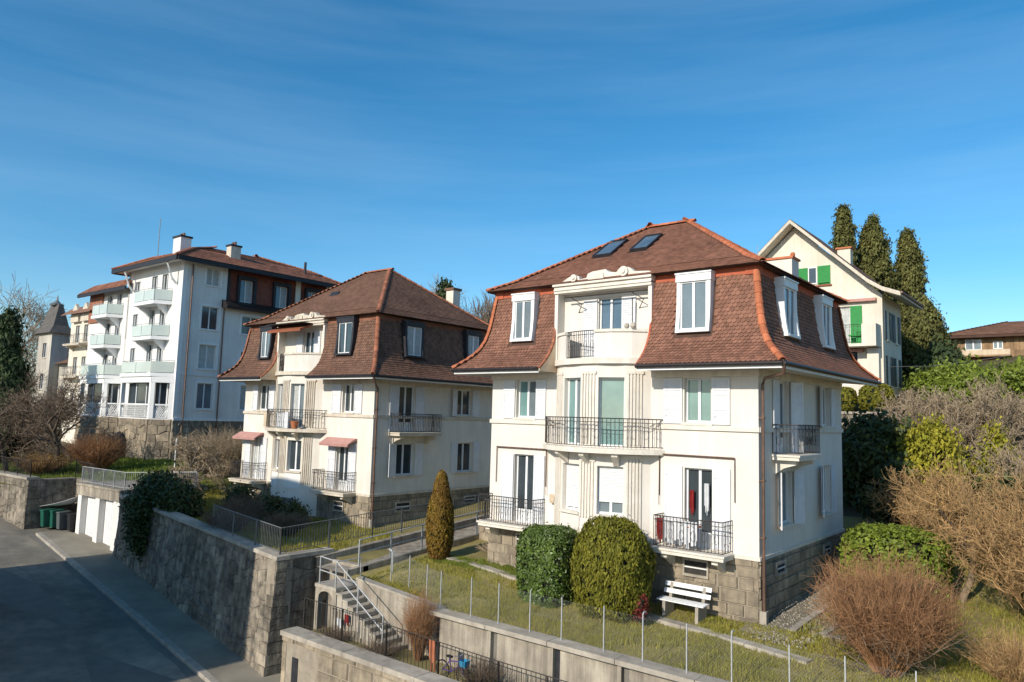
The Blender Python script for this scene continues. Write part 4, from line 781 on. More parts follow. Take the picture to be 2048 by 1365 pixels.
mb = MB(); o_ = FF2.p(4.3, -2.3, 12.72); mb.add([o_, o_+V((.8, 0, 0)), o_+V((.75, .32, .2)), o_+V((.05, .32, .2)), o_+V((.05, .3, .38)), o_+V((.75, .3, .38))], [(0, 1, 5, 4), (4, 5, 2, 3), (0, 4, 3), (1, 2, 5)]); mb.build('roof_vent', 'dark_trim', h2)
mb = MB(); mb.box(FF2, 5.6, 6.7, .78, .9, 1.0, 1.45); mb.build('meter_cabinet', 'greyrail', h2)
# ------------------------------------------------------------------ tall white apartment building at the left
t = thing('apartment_building', 'tall white apartment building with stacked glass balconies and red tiled roof at left', 'building', (-53, 12, 2))
FR3 = Fr((-48.08, 5.62, 0), (0, 1, 0), (1, 0, 0)); F3 = Fr((-57.6, 5.62, 0), (1, 0, 0), (0, -1, 0)); W3, D3 = 9.52, 14.0; FL3 = Fr((-57.6, 19.62, 0), (0, -1, 0), (-1, 0, 0)); FB3 = Fr((-48.08, 19.62, 0), (-1, 0, 0), (0, 1, 0))
ops = [(1.8, 3.15, 5.95, 8.0), (1.75, 3.2, 9.15, 11.1), (1.75, 3.2, 12.35, 14.2), (1.95, 3.1, 15.95, 17.35)]; ops2 = [(5.6, 7.0, 5.95, 8.0), (5.4, 7.0, 9.2, 10.8), (5.3, 7.1, 12.3, 13.8), (9.5, 10.8, 9.2, 10.8), (9.5, 10.8, 12.3, 13.8)]
wall_open(MB(), FR3, 0, 3.75, 5.1, 17.7, ops, .2).build('side_wall', 'plaster3', t); wall_open(MB(), FR3, 3.752, 14, 5.1, 14.5, ops2, .2).build('side_wall', 'plaster3', t)
for o in ops + ops2:
    window(t, FR3, o, .2, pm=random.choice(['pane', 'pane_blue', 'curtain']), sill='white')
    mb = MB(); k = .2; mb.box(FR3, o[0]-k, o[0], 0, .03, o[2]-.08, o[3]+k); mb.box(FR3, o[1], o[1]+k, 0, .03, o[2]-.08, o[3]+k); mb.box(FR3, o[0], o[1], 0, .03, o[3], o[3]+k); mb.build('window_surround', 'white', t)
MB().box(FR3, -.02, .32, .0, .05, 5.1, 17.6).build('corner_strip', 'white', t); MB().box(FR3, 0, 14, 0, .12, 5.0, 5.2).build('base_course', 'white', t); MB().box(FR3, .33, 14, 0, .06, 8.55, 8.68).build('string_course', 'plaster3', t)
for a, z0, z1 in ((.75, 2.2, 17.4), (3.6, 2.2, 14.2)): MB().tube([FR3.p(a, .09, z0), FR3.p(a, .09, z1)], .06, 6).build('downpipe', 'copper', t)
bo = [(4.9, 6.2, 15.0, 16.9), (8.3, 9.6, 15.0, 16.9), (11.6, 12.8, 15.0, 16.9)]; bf = Fr(FR3.p(0, -.12, 0), FR3.u, FR3.n)
wall_open(MB(), bf, 3.75, 14, 14.5, 17.6, bo, .15).build('brick_attic', 'brick', t)
for o in bo:
    window(t, bf, o, .15, pm=['pane_blue', 'curtain']); mb = MB(); mb.box(bf, o[0]-.22, o[0], 0, .25, o[2]-.1, o[3]+.3); mb.box(bf, o[1], o[1]+.22, 0, .25, o[2]-.1, o[3]+.3); mb.box(bf, o[0], o[1], 0, .25, o[3], o[3]+.3); mb.build('dark_surround', 'dark_trim', t)
MB().box(bf, 3.75, 4.05, .0, .1, 14.6, 17.6).build('dark_post', 'dark_trim', t); MB().box(bf, 10.4, 10.9, 0, .1, 14.9, 17.6).build('attic_post', 'plaster4', t)
mb = MB(); mb.prism([FR3.p(3.4, -.1, 15.0), FR3.p(3.4, .55, 14.75), FR3.p(3.4, .9, 14.45), FR3.p(3.4, .85, 14.2), FR3.p(3.4, -.1, 14.3)], FR3.u*10.7); mb.build('attic_eave', 'gutter', t)
plf = Fr(FR3.p(0, 0, 0), FR3.u, FR3.n); MB().box(plf, 0, 14, -.4, -.01, 1, 5.1).build('plinth_core', 'mortar', t); rubble(t, plf, 8.0, lambda a: 1.6, lambda a: 5.0, 'rubble', (.45, .6), (.5, 1.0), 0, .1)
fops = []
for z0, z1 in ((8.8, 10.9), (11.75, 13.8), (14.6, 16.6)): fops += [(1.3, 2.2, z0, z1), (4.3, 5.3, z0, z1+.2), (6.1, 7.1, z0, z1+.2)]
wall_open(MB(), F3, 0, W3, 5.1, 17.7, fops, .2).build('front_wall', 'plaster3', t)
for o in fops: window(t, F3, o, .2, pm='pane', leaves=2)
fpl = Fr(F3.p(0, .0, 0), F3.u, F3.n); MB().box(fpl, 0, W3, -.4, -.01, 1, 5.1).build('plinth_core', 'mortar', t); MB().box(FL3, 0, 14, -.3, 0, 1, 17.7).build('rear_wall', 'plaster3', t); MB().box(FB3, 0, W3, -.3, 0, 1, 17.7).build('rear_wall', 'plaster3', t)
def bay_poly(fr, ac, hw, d, z): return [fr.p(ac-hw, 0, z), fr.p(ac-hw*.72, d, z), fr.p(ac+hw*.72, d, z), fr.p(ac+hw, 0, z)]
def glass_balcony(par, fr, ac, hw, d, z, h=1.0):
    mb = MB(); mb.prism(bay_poly(fr, ac, hw, d, z-.28), (0, 0, .28)); b = mb.build('balcony', 'white', par); P = bay_poly(fr, ac, hw-.08, d-.08, z)
    for A, B in zip(P[:-1], P[1:]):
        n = 2 if (B-A).length > 2.5 else 1; u = (B-A).normalized(); f = Fr(A, u, V((u.y, -u.x, 0))); l = (B-A).length/n
        for k in range(n): MB().box(f, k*l+.03, (k+1)*l-.03, -.02, .02, z*0+.06, h).build('glass_panel', 'glassbal', b)
        MB().tube([A+V((0, 0, h+.1)), B+V((0, 0, h+.1))], .025, 6).build('handrail', 'galv', b)
    for s in (-.5, .5):
        a = ac+s*hw*1.2; MB().prism([fr.p(a, 0, z-.28), fr.p(a, d*.8, z-.28), fr.p(a, d*.62, z-.5), fr.p(a, d*.3, z-.75), fr.p(a, 0, z-1.1)], fr.u*.28).build('bracket', 'white', b)
for z, hw, d in ((8.65, 3.7, 1.4), (11.6, 2.5, 1.2), (14.45, 2.5, 1.2)): glass_balcony(t, F3, 5.6, hw, d, z, .9)
def loggia(par, fr, ac, hw, d):               # ground-floor bay with columns and white lattice, standing on stone
    P = bay_poly(fr, ac, hw, d, 0); 
    for A, B in zip(P[:-1], P[1:]):
        u = (B-A).normalized(); l = (B-A).length; f = Fr(A, u, V((u.y, -u.x, 0)))
        for x in (0, l-.28): MB().box(f, x, x+.28, -.28, .02, 5.1, 8.3).build('column', 'white', par)
        MB().box(f, 0, l, -.3, .04, 7.9, 8.36).build('beam', 'white', par); MB().box(f, .28, l-.28, -.2, -.05, 6.12, 6.24).build('balustrade_rail', 'white', par); mb = MB()
        n = int(l/.2)
        for k in range(n):
            for s in (-1, 1):
                x0 = .28+(l-.56)*k/n; x1 = min(l-.28, max(.28, x0+s*.55)); mb.add([f.p(x0-.03, -.12+.01*s, 5.15), f.p(x0+.03, -.12+.01*s, 5.15), f.p(x1+.03, -.12+.01*s, 6.12), f.p(x1-.03, -.12+.01*s, 6.12)], [(0, 1, 2, 3)])
        mb.build('lattice', 'white', par); MB().box(f, .3, l-.3, -.62, -.55, 5.2, 7.85).build('glazing', 'pane', par)
        for x in (l*.33, l*.66): MB().box(f, x-.05, x+.05, -.56, -.5, 5.2, 7.85).build('glazing_bar', 'white', par)
        g = Fr(f.p(0, .0, 0), u, f.n); MB().box(g, 0, l, -.3, -.01, 1, 5.1).build('plinth_core', 'mortar', par); rubble(par, g, l, lambda a: 1.5, lambda a: 5.05, 'stone', (.5, .65), (.5, 1.0), 0, .1)
    mb = MB(); mb.prism([p+V((0, 0, 5.0)) for p in P], (0, 0, .12)); mb.build('loggia_floor', 'white', par)
loggia(t, F3, 5.6, 3.7, 1.25)
f, l = Fr(F3.p(3.4, 1.35, 0), F3.u, F3.n), 1.6; mb = MB(); mb.prism([f.p(0, .18, 2.0), f.p(1.5, .18, 2.0), f.p(1.5, .18, 3.3), f.p(1.2, .18, 3.8), f.p(.75, .18, 4.0), f.p(.3, .18, 3.8), f.p(0, .18, 3.3)], F3.n*.06); mb.build('arched_window', 'dark_trim', t)
RP = [(1.1, 17.75), (-1.2, 18.9), (-W3/2, 20.1)]; mb = MB()
for f, l in ((F3, W3), (FR3, D3), (FB3, W3), (FL3, D3)): roof_face(mb, f, l, RP)
rf = mb.build('roof', 'roofback', t)
for f, l in ((F3, W3), (FR3, D3)): tile_face(rf, f, l, RP, .3, .3, 'tile3', round_=False)
for f, l in ((F3, W3), (FR3, D3), (FB3, W3), (FL3, D3)):
    hip_tiles(rf, [f.p(l+d, d, z+.03) for d, z in RP], 'ridge2', .14, .5); MB().box(f, -1.0, l+1.0, .98, 1.14, 17.4, 17.74).build('fascia', 'dark_trim', t); mb = MB(); mb.quad(f.p(0, 0, 17.62), f.p(l, 0, 17.62), f.p(l+1, 1, 17.5), f.p(-1, 1, 17.5)); mb.build('soffit', 'plaster3', t)
for a in (1.2, 8.7): mb = MB(); mb.tube([F3.p(a, .1, 15.8), F3.p(a, .5, 16.2), F3.p(a, .95, 17.45)], .1, 6); mb.build('eave_bracket', 'white', t)
for x, y, w_, z0, z1, m_ in ((-50.6, 6.6, .62, 18.0, 19.9, 'plaster3'), (-49.2, 10.4, .36, 18.2, 19.75, 'old_trim')):
    c_ = MB().box(W0, x-w_, x+w_, y-.45, y+.45, z0, z1).build('chimney', m_, t); MB().box(W0, x-w_-.08, x+w_+.08, y-.53, y+.53, z1, z1+.14).build('chimney_cap', 'dark_trim', c_)
    for dx in (-.2, .2): MB().lathe((x+dx, y, z1+.14), [(.1, 0), (.1, .3)], 8).build('chimney_pot', 'tile2', c_)
MB().tube([(-48.6, 17.2, 18), (-48.6, 17.2, 19.6)], .12, 8).build('flue_pipe', 'dark_trim', t)
for x, y in ((-52.6, 5.6), (-52.2, 5.4)): MB().tube([(x, y, 18.2), (x, y, 21.6)], .025, 4).build('antenna', 'greyrail', t)
# second stack of the building, set lower
FS = Fr((-66, 5.9, 0), (1, 0, 0), (0, -1, 0)); so_ = []
for z0, z1 in ((8.6, 10.6), (11.4, 13.4), (14.0, 16.0)): so_ += [(3.6, 4.7, z0, z1), (5.6, 6.6, z0, z1)]
wall_open(MB(), FS, 0, 8.38, 5.1, 16.4, so_, .2).build('wing_wall', 'plaster3', t)
for o in so_: window(t, FS, o, .2, pm='pane')
MB().box(FS, 0, 8.38, -9, -.25, 1, 16.4).build('wing_body', 'plaster3', t)
for z, hw, d in ((8.6, 3.5, 1.4), (11.3, 2.2, 1.2), (14.0, 2.2, 1.2)): glass_balcony(t, FS, 4.9, hw, d, z, .9)
loggia(t, FS, 4.9, 3.5, 1.25)
mb = MB(); WP = [(.9, 16.3), (.2, 16.9), (-4, 18.2)]; roof_face(mb, FS, 8.38, WP); wr = mb.build('wing_roof', 'roofback', t); tile_face(wr, FS, 8.38, WP, .3, .3, 'tile3', round_=False)
MB().box(FS, .0, 2.8, .02, .14, 13.6, 16.35).build('hung_tiles', 'tile3', t); MB().box(FS, -.9, 9.2, .8, .95, 16.0, 16.28).build('fascia', 'dark_trim', t)
# ornate cream house and its little tower
t = thing('ornate_house', 'old cream house with carved balconies between the tower and the white apartment building', 'house', (-69, 9, 2))
FO = Fr((-71.4, 6.3, 0), (1, 0, 0), (0, -1, 0)); oo = [(1.2+i*2.0, 2.2+i*2.0, z, z+1.7) for i in range(2) for z in (5.8, 8.9, 12.0)]
wall_open(MB(), FO, 0, 5.4, 1.5, 14.8, oo).build('front_wall', 'plaster4', t); MB().box(FO, 0, 5.4, -8, -.25, 1.5, 14.8).build('body', 'plaster4', t)
for o in oo: window(t, FO, o, .2, pm='pane', sill='old_trim')
for z in (5.6, 8.7, 11.8): balcony(t, FO, .8, 4.6, .9, z, .9, 'old_trim', scroll=False, sp=.3)
for a in (.6, 3.0): mb = MB(); mb.prism([FO.p(a, .05, 14.0), FO.p(a+1.9, .05, 14.0), FO.p(a+1.8, .05, 14.9), FO.p(a+.95, .05, 15.8), FO.p(a+.1, .05, 14.9)], FO.n*.3); mb.build('curved_gable', 'old_trim', t)
mb = MB(); OP = [(.8, 14.7), (.1, 15.4), (-2.7, 16.6)]; roof_face(mb, FO, 5.4, OP); mb.build('roof', 'tile2', t); MB().box(FO, 2.2, 3.0, -3, -2.4, 15.5, 17.1).build('chimney', 'brick', t)
t = thing('tower_house', 'small cream tower with steep dark pyramid roof at far left', 'house', (-85.8, 10.5, 3))
FT = Fr((-88.2, 9.0, 0), (1, 0, 0), (0, -1, 0)); FT2 = Fr((-84.2, 9.0, 0), (0, 1, 0), (1, 0, 0)); to = [(1.5, 2.7, 11.2, 12.9), (1.5, 2.7, 7.6, 9.4)]
wall_open(MB(), FT, 0, 4.0, 2, 14.2, to).build('front_wall', 'grey_plaster', t); wall_open(MB(), FT2, 0, 1.8, 2, 14.2, []).build('side_wall', 'grey_plaster', t); MB().box(FT, .1, 3.9, -1.8, -.3, 2, 14.2).build('body', 'grey_plaster', t)
for o in to: window(t, FT, o, .2, pm='pane', sill='old_trim')
TP = [(.45, 14.0), (-.1, 14.9), (-.7, 17.4)]; mb = MB()
for f, l in ((FT, 4.0), (FT2, 1.8), (Fr((-88.2, 10.8, 0), (0, -1, 0), (-1, 0, 0)), 1.8), (Fr((-84.2, 10.8, 0), (-1, 0, 0), (0, 1, 0)), 4.0)): roof_face(mb, f, l, TP)
mb.build('roof', 'slate', t); MB().lathe((-86.2, 9.9, 17.35), [(.7, 0), (.75, .15), (.4, .3), (.12, .6), (.05, 1.2)], 10).build('finial', 'greyrail', t)
FW = Fr((-84.1, 10.0, 0), (1, 0, 0), (0, -1, 0)); wo = [(1, 2, 5, 6.6), (3.2, 4.2, 5, 6.6), (3.2, 4.2, 8.6, 9.8)]; wall_open(MB(), FW, 0, 6, 2, 10.6, wo).build('wing_wall', 'grey_plaster', t); MB().box(FW, 0, 6, -6, -.25, 2, 10.6).build('wing_body', 'grey_plaster', t)
for o in wo: window(t, FW, o, .2, pm='pane')
mb = MB(); roof_face(mb, FW, 6, [(.6, 10.5), (-3, 12.2)], 0, 6); mb.build('wing_roof', 'tile2', t); balcony(t, FW, 2.8, 5.0, .9, 4.8, .9, 'old_trim', scroll=False, sp=.3)
# ------------------------------------------------------------------ gabled house with green shutters
t = thing('gabled_house', 'ivory gabled house with bright green shutters on the slope behind the right villa', 'house', (-7.4, 31, 7.5))
F4 = Fr((-12.6, 26.3, 0), (1, 0, 0), (0, -1, 0)); S4 = Fr((-2.2, 26.3, 0), (0, 1, 0), (1, 0, 0))
g = [(0, 6.5), (10.4, 6.5), (10.4, 14.1), (5.2, 19.0), (0, 14.1)]; go = [(5.35, 5.95, 15.15, 16.2), (6.0, 6.62, 15.15, 16.2), (7.9, 8.55, 11.1, 13.5), (8.0, 8.95, 8.6, 10.7)]
wall_open(MB(), F4, 0, 10.4, 6.5, 14.1, [go[2], go[3]], .18).build('gable_wall', 'plaster4', t)
mb = MB(); mb.prism([F4.p(a, -.25, z) for a, z in g[2:]], F4.n*.25); mb.build('gable_top', 'plaster4', t); MB().box(F4, .0, 10.38, -5.0, -.3, 6.5, 14.1).build('body', 'plaster4', t)
window(t, F4, go[2], .18, pm='curtain', leaves=1); window(t, F4, go[3], .18, pm=['curtain', 'pane'])
f4b = Fr(F4.p(0, .05, 0), F4.u, F4.n); window(t, f4b, (6.05, 6.6, 15.1, 16.2), .02, pm='pane', leaves=1)
for a0, a1, z0, z1 in ((5.3, 6.02, 15.1, 16.2), (6.64, 7.42, 15.05, 16.25), (8.57, 9.25, 11.15, 13.5)): shutter(t, F4, a0, a1, z0, z1, 'green', .9)
MB().box(F4, 6.0, 7.5, 0, .12, 14.92, 15.0).build('sill', 'awning_orange', t)
mb = MB().box(F4, 7.4, 10.3, .0, 1.3, 10.85, 11.02); mb.box(F4, 9.5, 10.3, 1.2, 1.3, 11.02, 12.2); mb.box(F4, 10.2, 10.3, 0, 1.2, 11.02, 12.2); bq = mb.build('balcony', 'plaster4', t)
pts = [F4.p(7.45, .0, 11.02), F4.p(7.45, 1.25, 11.02), F4.p(9.5, 1.25, 11.02)]; rail_line(bq, pts, 1.15, .2, scroll=False); balusters(bq, pts, 1.15, .22)
MB().box(F4, 8.6, 9.3, .3, .7, 11.55, 11.62).build('balcony_table', 'green', bq); MB().box(F4, 9.0, 9.3, .2, .5, 11.03, 12.0).build('balcony_chair', 'green', bq)
MB().box(F4, 7.6, 10.1, 0, .3, 13.72, 13.9).build('awning', 'awning_red', t); MB().box(F4, 7.6, 9.3, 0, .35, 10.62, 10.8).build('awning', 'awning_red', t)
MB().box(F4, 9.6, 10.25, .0, .5, 7.2, 10.8).build('buttress', 'plaster4', t)
sops = [(.9, 1.7, 11.4, 13.2), (3.2, 4.0, 11.4, 13.2), (.9, 1.7, 8.6, 10.4), (3.2, 4.0, 8.6, 10.4)]
wall_open(MB(), S4, 0, 5.0, 6.5, 14.1, sops).build('side_wall', 'plaster4', t)
for o in sops: window(t, S4, o, .18, pm='pane_blue', sill='trim'); shutter(t, S4, o[0]-.6, o[0]-.03, o[2], o[3], 'bin_grey'); shutter(t, S4, o[1]+.03, o[1]+.6, o[2], o[3], 'bin_grey')
for sg in (-1, 1):                             # roof slopes with flared eaves
    prof = [(0, 19.35), (4.6, 15.0), (5.4, 14.45), (6.4, 14.05)]; mb = MB(); A = [F4.p(5.2+sg*d, .95, z) for d, z in prof]; mb.add(A + [p+V((0, 6.6, 0)) for p in A] + [p-V((0, 0, .25)) for p in A] + [p+V((0, 6.6, -.25)) for p in A], [(i, i+1, i+5, i+4) for i in range(3)] + [(8+i, 9+i, 13+i, 12+i) for i in range(3)] + [(i, i+1, i+9, i+8) for i in range(3)] + [(3, 7, 15, 11)])
    r4 = mb.build('roof_slope', 'old_trim', t); mb = MB(); up = V((0, 0, .03)); mb.strip([p+up for p in A], [p+up+V((0, 6.6, 0)) for p in A]); mb.build('roof_covering', 'tile2', r4)
    MB().tube([F4.p(5.2+sg*6.45, .95, 14.0), F4.p(5.2+sg*6.45, -5.6, 14.0)], .08, 6).build('gutter', 'copper', t)
c_ = MB().box(W0, -5.1, -4.3, 27.6, 28.2, 16.3, 17.5).build('chimney', 'plaster4', t); MB().box(W0, -5.2, -4.2, 27.5, 28.3, 17.5, 17.6).build('chimney_cap', 'terracotta', c_)
t = thing('garden_wall', 'pale stone-capped retaining wall below the gabled house', 'wall', (-4, 24, 5)); fr = Fr((-14, 24, 0), (1, 0, 0), (0, -1, 0)); MB().box(fr, 0, 13.6, -.4, -.02, 2, 6.75).build('wall_core', 'mortar', t); rubble(t, Fr((-7, 24, 0), (1, 0, 0), (0, -1, 0)), 6.6, lambda a: 4.6, lambda a: 6.75, 'rubble', (.4, .55), (.6, 1.0), 0, .05); MB().box(fr, -.1, 13.7, -.5, .1, 6.75, 6.9).build('cap_stone', 'cap', t)
# ------------------------------------------------------------------ wooden house at the far right
t = thing('wooden_house', 'low wooden plank house with brown hip roof on the hill at the right edge', 'house', (4, 45, 10.5))
F5 = Fr((-1.2, 41, 0), (1, 0, 0), (0, -1, 0)); S5 = Fr((-1.2, 48, 0), (0, -1, 0), (-1, 0, 0)); x = 0; wo = [(1.35, 2.4, 11.85, 12.65), (3.1, 3.7, 11.9, 12.45), (6.2, 7.3, 11.85, 12.65)]
MB().box(F5, .02, 10, -7, -.04, 9.5, 13.05).build('body', 'wood', t)
while x < 10:
    ww = random.uniform(.2, .34)
    for z0, z1 in ((9.6, 11.8), (12.72, 13.0), (11.8, 12.72)):
        if z0 == 11.8 and any(o[0]-.05 < x+ww and o[1]+.05 > x for o in wo): continue
        MB().box(F5, x+.01, x+ww-.008, -.035, random.uniform(0, .02), z0, z1).build('plank', 'wood', t)
    x += ww
for o in wo: window(t, F5, o, .0, pm='pane_grey')
MB().box(F5, 1.0, 4.2, .02, .9, 11.3, 11.42).build('balcony_floor', 'wood', t); MB().box(F5, 1.0, 4.2, .84, .9, 11.42, 11.8).build('balcony_front', 'boards', t); MB().box(F5, .5, 4.5, .02, .2, 11.0, 11.2).build('red_beam', 'redband', t)
MB().box(F5, -1.2, -.02, -1.4, -1.3, 10.3, 12.9).build('porch_wall', 'wood', t); MB().box(F5, -.9, -.4, -.4, -.2, 11.3, 12.6).build('porch_panel', 'brick', t)
P5 = [(.7, 12.9), (-3.4, 14.2)]; mb = MB()
for f, l in ((F5, 10), (S5, 7), (Fr((8.8, 41, 0), (0, 1, 0), (1, 0, 0)), 7), (Fr((8.8, 48, 0), (-1, 0, 0), (0, 1, 0)), 10)): roof_face(mb, f, l, P5); mb.box(f, -.7, l+.7, .6, .72, 12.72, 12.9)
r5 = mb.build('roof', 'roofback', t); tile_face(r5, F5, 10, P5, .26, .3, 'tile2', round_=False); tile_face(r5, S5, 7, P5, .26, .3, 'tile2', round_=False)
# ------------------------------------------------------------------ house on the other side of the street, behind the viewpoint
t = thing('street_house', 'plain plaster house with hipped roof across the street, outside the picture', 'house', (-26.5, -22.5, -3))
FC = Fr((-34.6, -17, 0), (1, 0, 0), (0, 1, 0)); WC = 16.2; oc = [(1.5+i*3.2, 2.7+i*3.2, z, z+1.6) for i in range(5) for z in (-.8, 2.2, 5.2)]
wall_open(MB(), FC, 0, WC, -6, 8, oc).build('front_wall', 'plaster4', t); MB().box(FC, 0, WC, -11, -.25, -6, 8).build('body', 'plaster4', t)
for o in oc: window(t, FC, o, .2, sill='trim')
mb = MB()
for f, l in ((FC, WC), (Fr((-18.4, -17, 0), (0, -1, 0), (1, 0, 0)), 11), (Fr((-18.4, -28, 0), (-1, 0, 0), (0, -1, 0)), WC), (Fr((-34.6, -28, 0), (0, 1, 0), (-1, 0, 0)), 11)): roof_face(mb, f, l, [(.02, 7.9), (-5.5, 14.4)])
mb.build('roof', 'tile2', t)
# ------------------------------------------------------------------ plants
def rdir(n):
    return unit(rng.normal(0, 1, (n, 3)))
def superP(n, c, rad, ex, inward=.05):
    d = rdir(n); s = (np.abs(d)**ex).sum(1)**(-1/ex); k = 1-np.abs(rng.normal(0, inward, n)); rad = np.array(rad)
    P = np.array(c) + rad*d*(s*k)[:, None]; nn = unit(np.sign(d)*np.abs(d*s[:, None])**(ex-1)/rad); return P, nn
def lump(P, c, amt, f):                        # uneven outline
    q = P-np.array(c); k = 1 + amt*(np.sin(q[:, 0]*f+1)*np.sin(q[:, 1]*f*1.3+2)*np.sin(q[:, 2]*f*.9+.5)) + rng.normal(0, amt*.18, len(P)) + (rng.uniform(0, 1, len(P)) < .04)*rng.uniform(0, .1, len(P)); return np.array(c)+q*k[:, None]
def core(name, c, rad, ex, mt, par, k=.86, n=14):  # solid dark body behind the leaves, painted as the shade in their gaps
    mb = MB(); vs = []; c = np.array(c)
    for i in range(n+1):
        for j in range(n*2):
            th, ph = math.pi*i/n, math.pi*j/n; d = np.array([math.sin(th)*math.cos(ph), math.sin(th)*math.sin(ph), math.cos(th)]); s = (np.abs(d)**ex).sum()**(-1/ex); vs.append(c+np.array(rad)*d*s*k*(1+.05*math.sin(5*ph+3*th)))
    mb.add(vs, [(i*2*n+j, i*2*n+(j+1) % (2*n), (i+1)*2*n+(j+1) % (2*n), (i+1)*2*n+j) for i in range(n) for j in range(2*n)]); return mb.build(name, mt, par, True)
def clipped(name, label, c, rad, ex, n, size, mt, asp=1.7, jit=.7, up=None, amt=.05, f=3, cat='shrub', group=None):
    z0 = c[2]-rad[2]; t = thing(name, label, cat, (c[0], c[1], z0), group); P, nn = superP(n, c, rad, ex); P = lump(P, c, amt, f); q_ = P-np.array(c); kp = (np.sin(q_[:, 0]*7+np.sin(q_[:, 2]*5)*2)*np.sin(q_[:, 1]*6+q_[:, 2]*7.5) > -.55) | (rng.uniform(0, 1, len(P)) < .25); P, nn = P[kp], nn[kp]; leafmesh('foliage', P, nn, size, mt, t, asp, jit, up)
    core('shade_core', c, rad, ex, 'core', t); MB().tube([(c[0], c[1], z0-.3), (c[0], c[1], c[2])], .07, 6).build('stem', 'bark', t); return t
def twig_bush(name, label, base, h, rad, n, mt, lean=(0, 0), r=.008, cat='shrub', arch=.25, sub=3, group=None, low=.0):
    t = thing(name, label, cat, base, group); b = np.array(base, float); k = 5
    a = rng.uniform(0, 2*math.pi, n); q = np.sqrt(rng.uniform(0, 1, n)); ln = h*rng.uniform(.55, 1.0, n)*(1-.25*q**2)
    root = b + np.c_[np.cos(a)*q*rad*.22, np.sin(a)*q*rad*.22, np.zeros(n)-.1]; tip = root + np.c_[np.cos(a)*q*rad + lean[0], np.sin(a)*q*rad + lean[1], ln]
    s = np.linspace(0, 1, k)[None, :, None]; Pt = root[:, None]*(1-s) + tip[:, None]*s; Pt[:, :, 2] += (np.sin(np.linspace(0, 1, k)*math.pi)*arch)[None, :]*h*.3*q[:, None]
    Pt += np.cumsum(rng.normal(0, .05*h/3, Pt.shape), axis=1)*np.linspace(0, 1, k)[None, :, None]; Rd = np.linspace(1, .3, k)[None]*r*rng.uniform(.7, 1.4, (n, 1))
    twigmesh('stems', Pt, Rd, mt, t)
    m_ = n*sub; i = rng.integers(0, n, m_); u = rng.uniform(low+.25, 1, m_)*(k-1); j = np.minimum(u.astype(int), k-2); fr_ = (u-j)[:, None]
    p0 = Pt[i, j]*(1-fr_)+Pt[i, j+1]*fr_; d = unit(unit(Pt[i, j+1]-Pt[i, j])*.6 + rng.normal(0, .62, (m_, 3)) + np.array([0, 0, .2])); l2 = h*rng.uniform(.06, .24, (m_, 1)); s3 = np.linspace(0, 1, 3)[None, :, None]
    P2 = p0[:, None] + d[:, None]*(l2[:, None]*s3) + rng.normal(0, .012*h, (m_, 3, 3))*s3; twigmesh('twigs', P2, np.array([[.55, .4, .22]])*r*np.ones((m_, 1)), mt, t); return t
def bare_tree(name, label, base, h, spread, mt, trunk_h=.3, r=.12, kids=(7, 6, 6, 4), group=None, tw=1.0, cat='tree', upw=.35, fork=True):
    t = thing(name, label, cat, base, group); b = np.array(base, float); lev = [[] for _ in range(len(kids)+1)]; rad = [[] for _ in range(len(kids)+1)]
    def grow(p, d, ln, r_, L_):
        k = 5; pts = [p]; dd = d
        for i in range(k-1): dd = unit(dd + rng.normal(0, .16, 3) + np.array([0, 0, .05*upw])); pts.append(pts[-1]+dd*ln/(k-1))
        lev[L_].append(pts); rad[L_].append(np.linspace(r_, r_*.45, k))
        if L_ < len(kids):
            for c in range(kids[L_]):
                u = (rng.uniform(.35, 1) if L_ else rng.uniform(trunk_h, 1)) if c else 1.0; j = min(int(u*(k-1)), k-2); f = u*(k-1)-j; q = pts[j]*(1-f)+pts[j+1]*f
                sd_ = rng.normal(0, 1, 3); sd_ = unit(sd_ - sd_.dot(dd)*dd); nd = unit(dd*(.55 if L_ else .5) + sd_*(.85 if L_ else 1.0)*spread + np.array([0, 0, upw*.6])); grow(q, nd, ln*rng.uniform(.45, .75), r_*(.42 if L_ else .5), L_+1)
    grow(b-np.array([0, 0, .2]), unit(np.array([rng.normal(0, .08), rng.normal(0, .08), 1.])), h*.42, r, 0)
    for i, (P, q) in enumerate(zip(lev, rad)):
        P = np.array(P); q = np.maximum(np.array(q), .006*tw)
        if i == 0: MB().tube([tuple(p) for p in P[0]], list(q[0]), 8).build('trunk', 'bark' if mt != 'twig_tan' else 'bark_pale', t, True)
        else: twigmesh('limbs' if i == 1 else 'branches' if i == 2 else 'twigs', P, q, mt if i > 1 else 'bark', t)
    return t
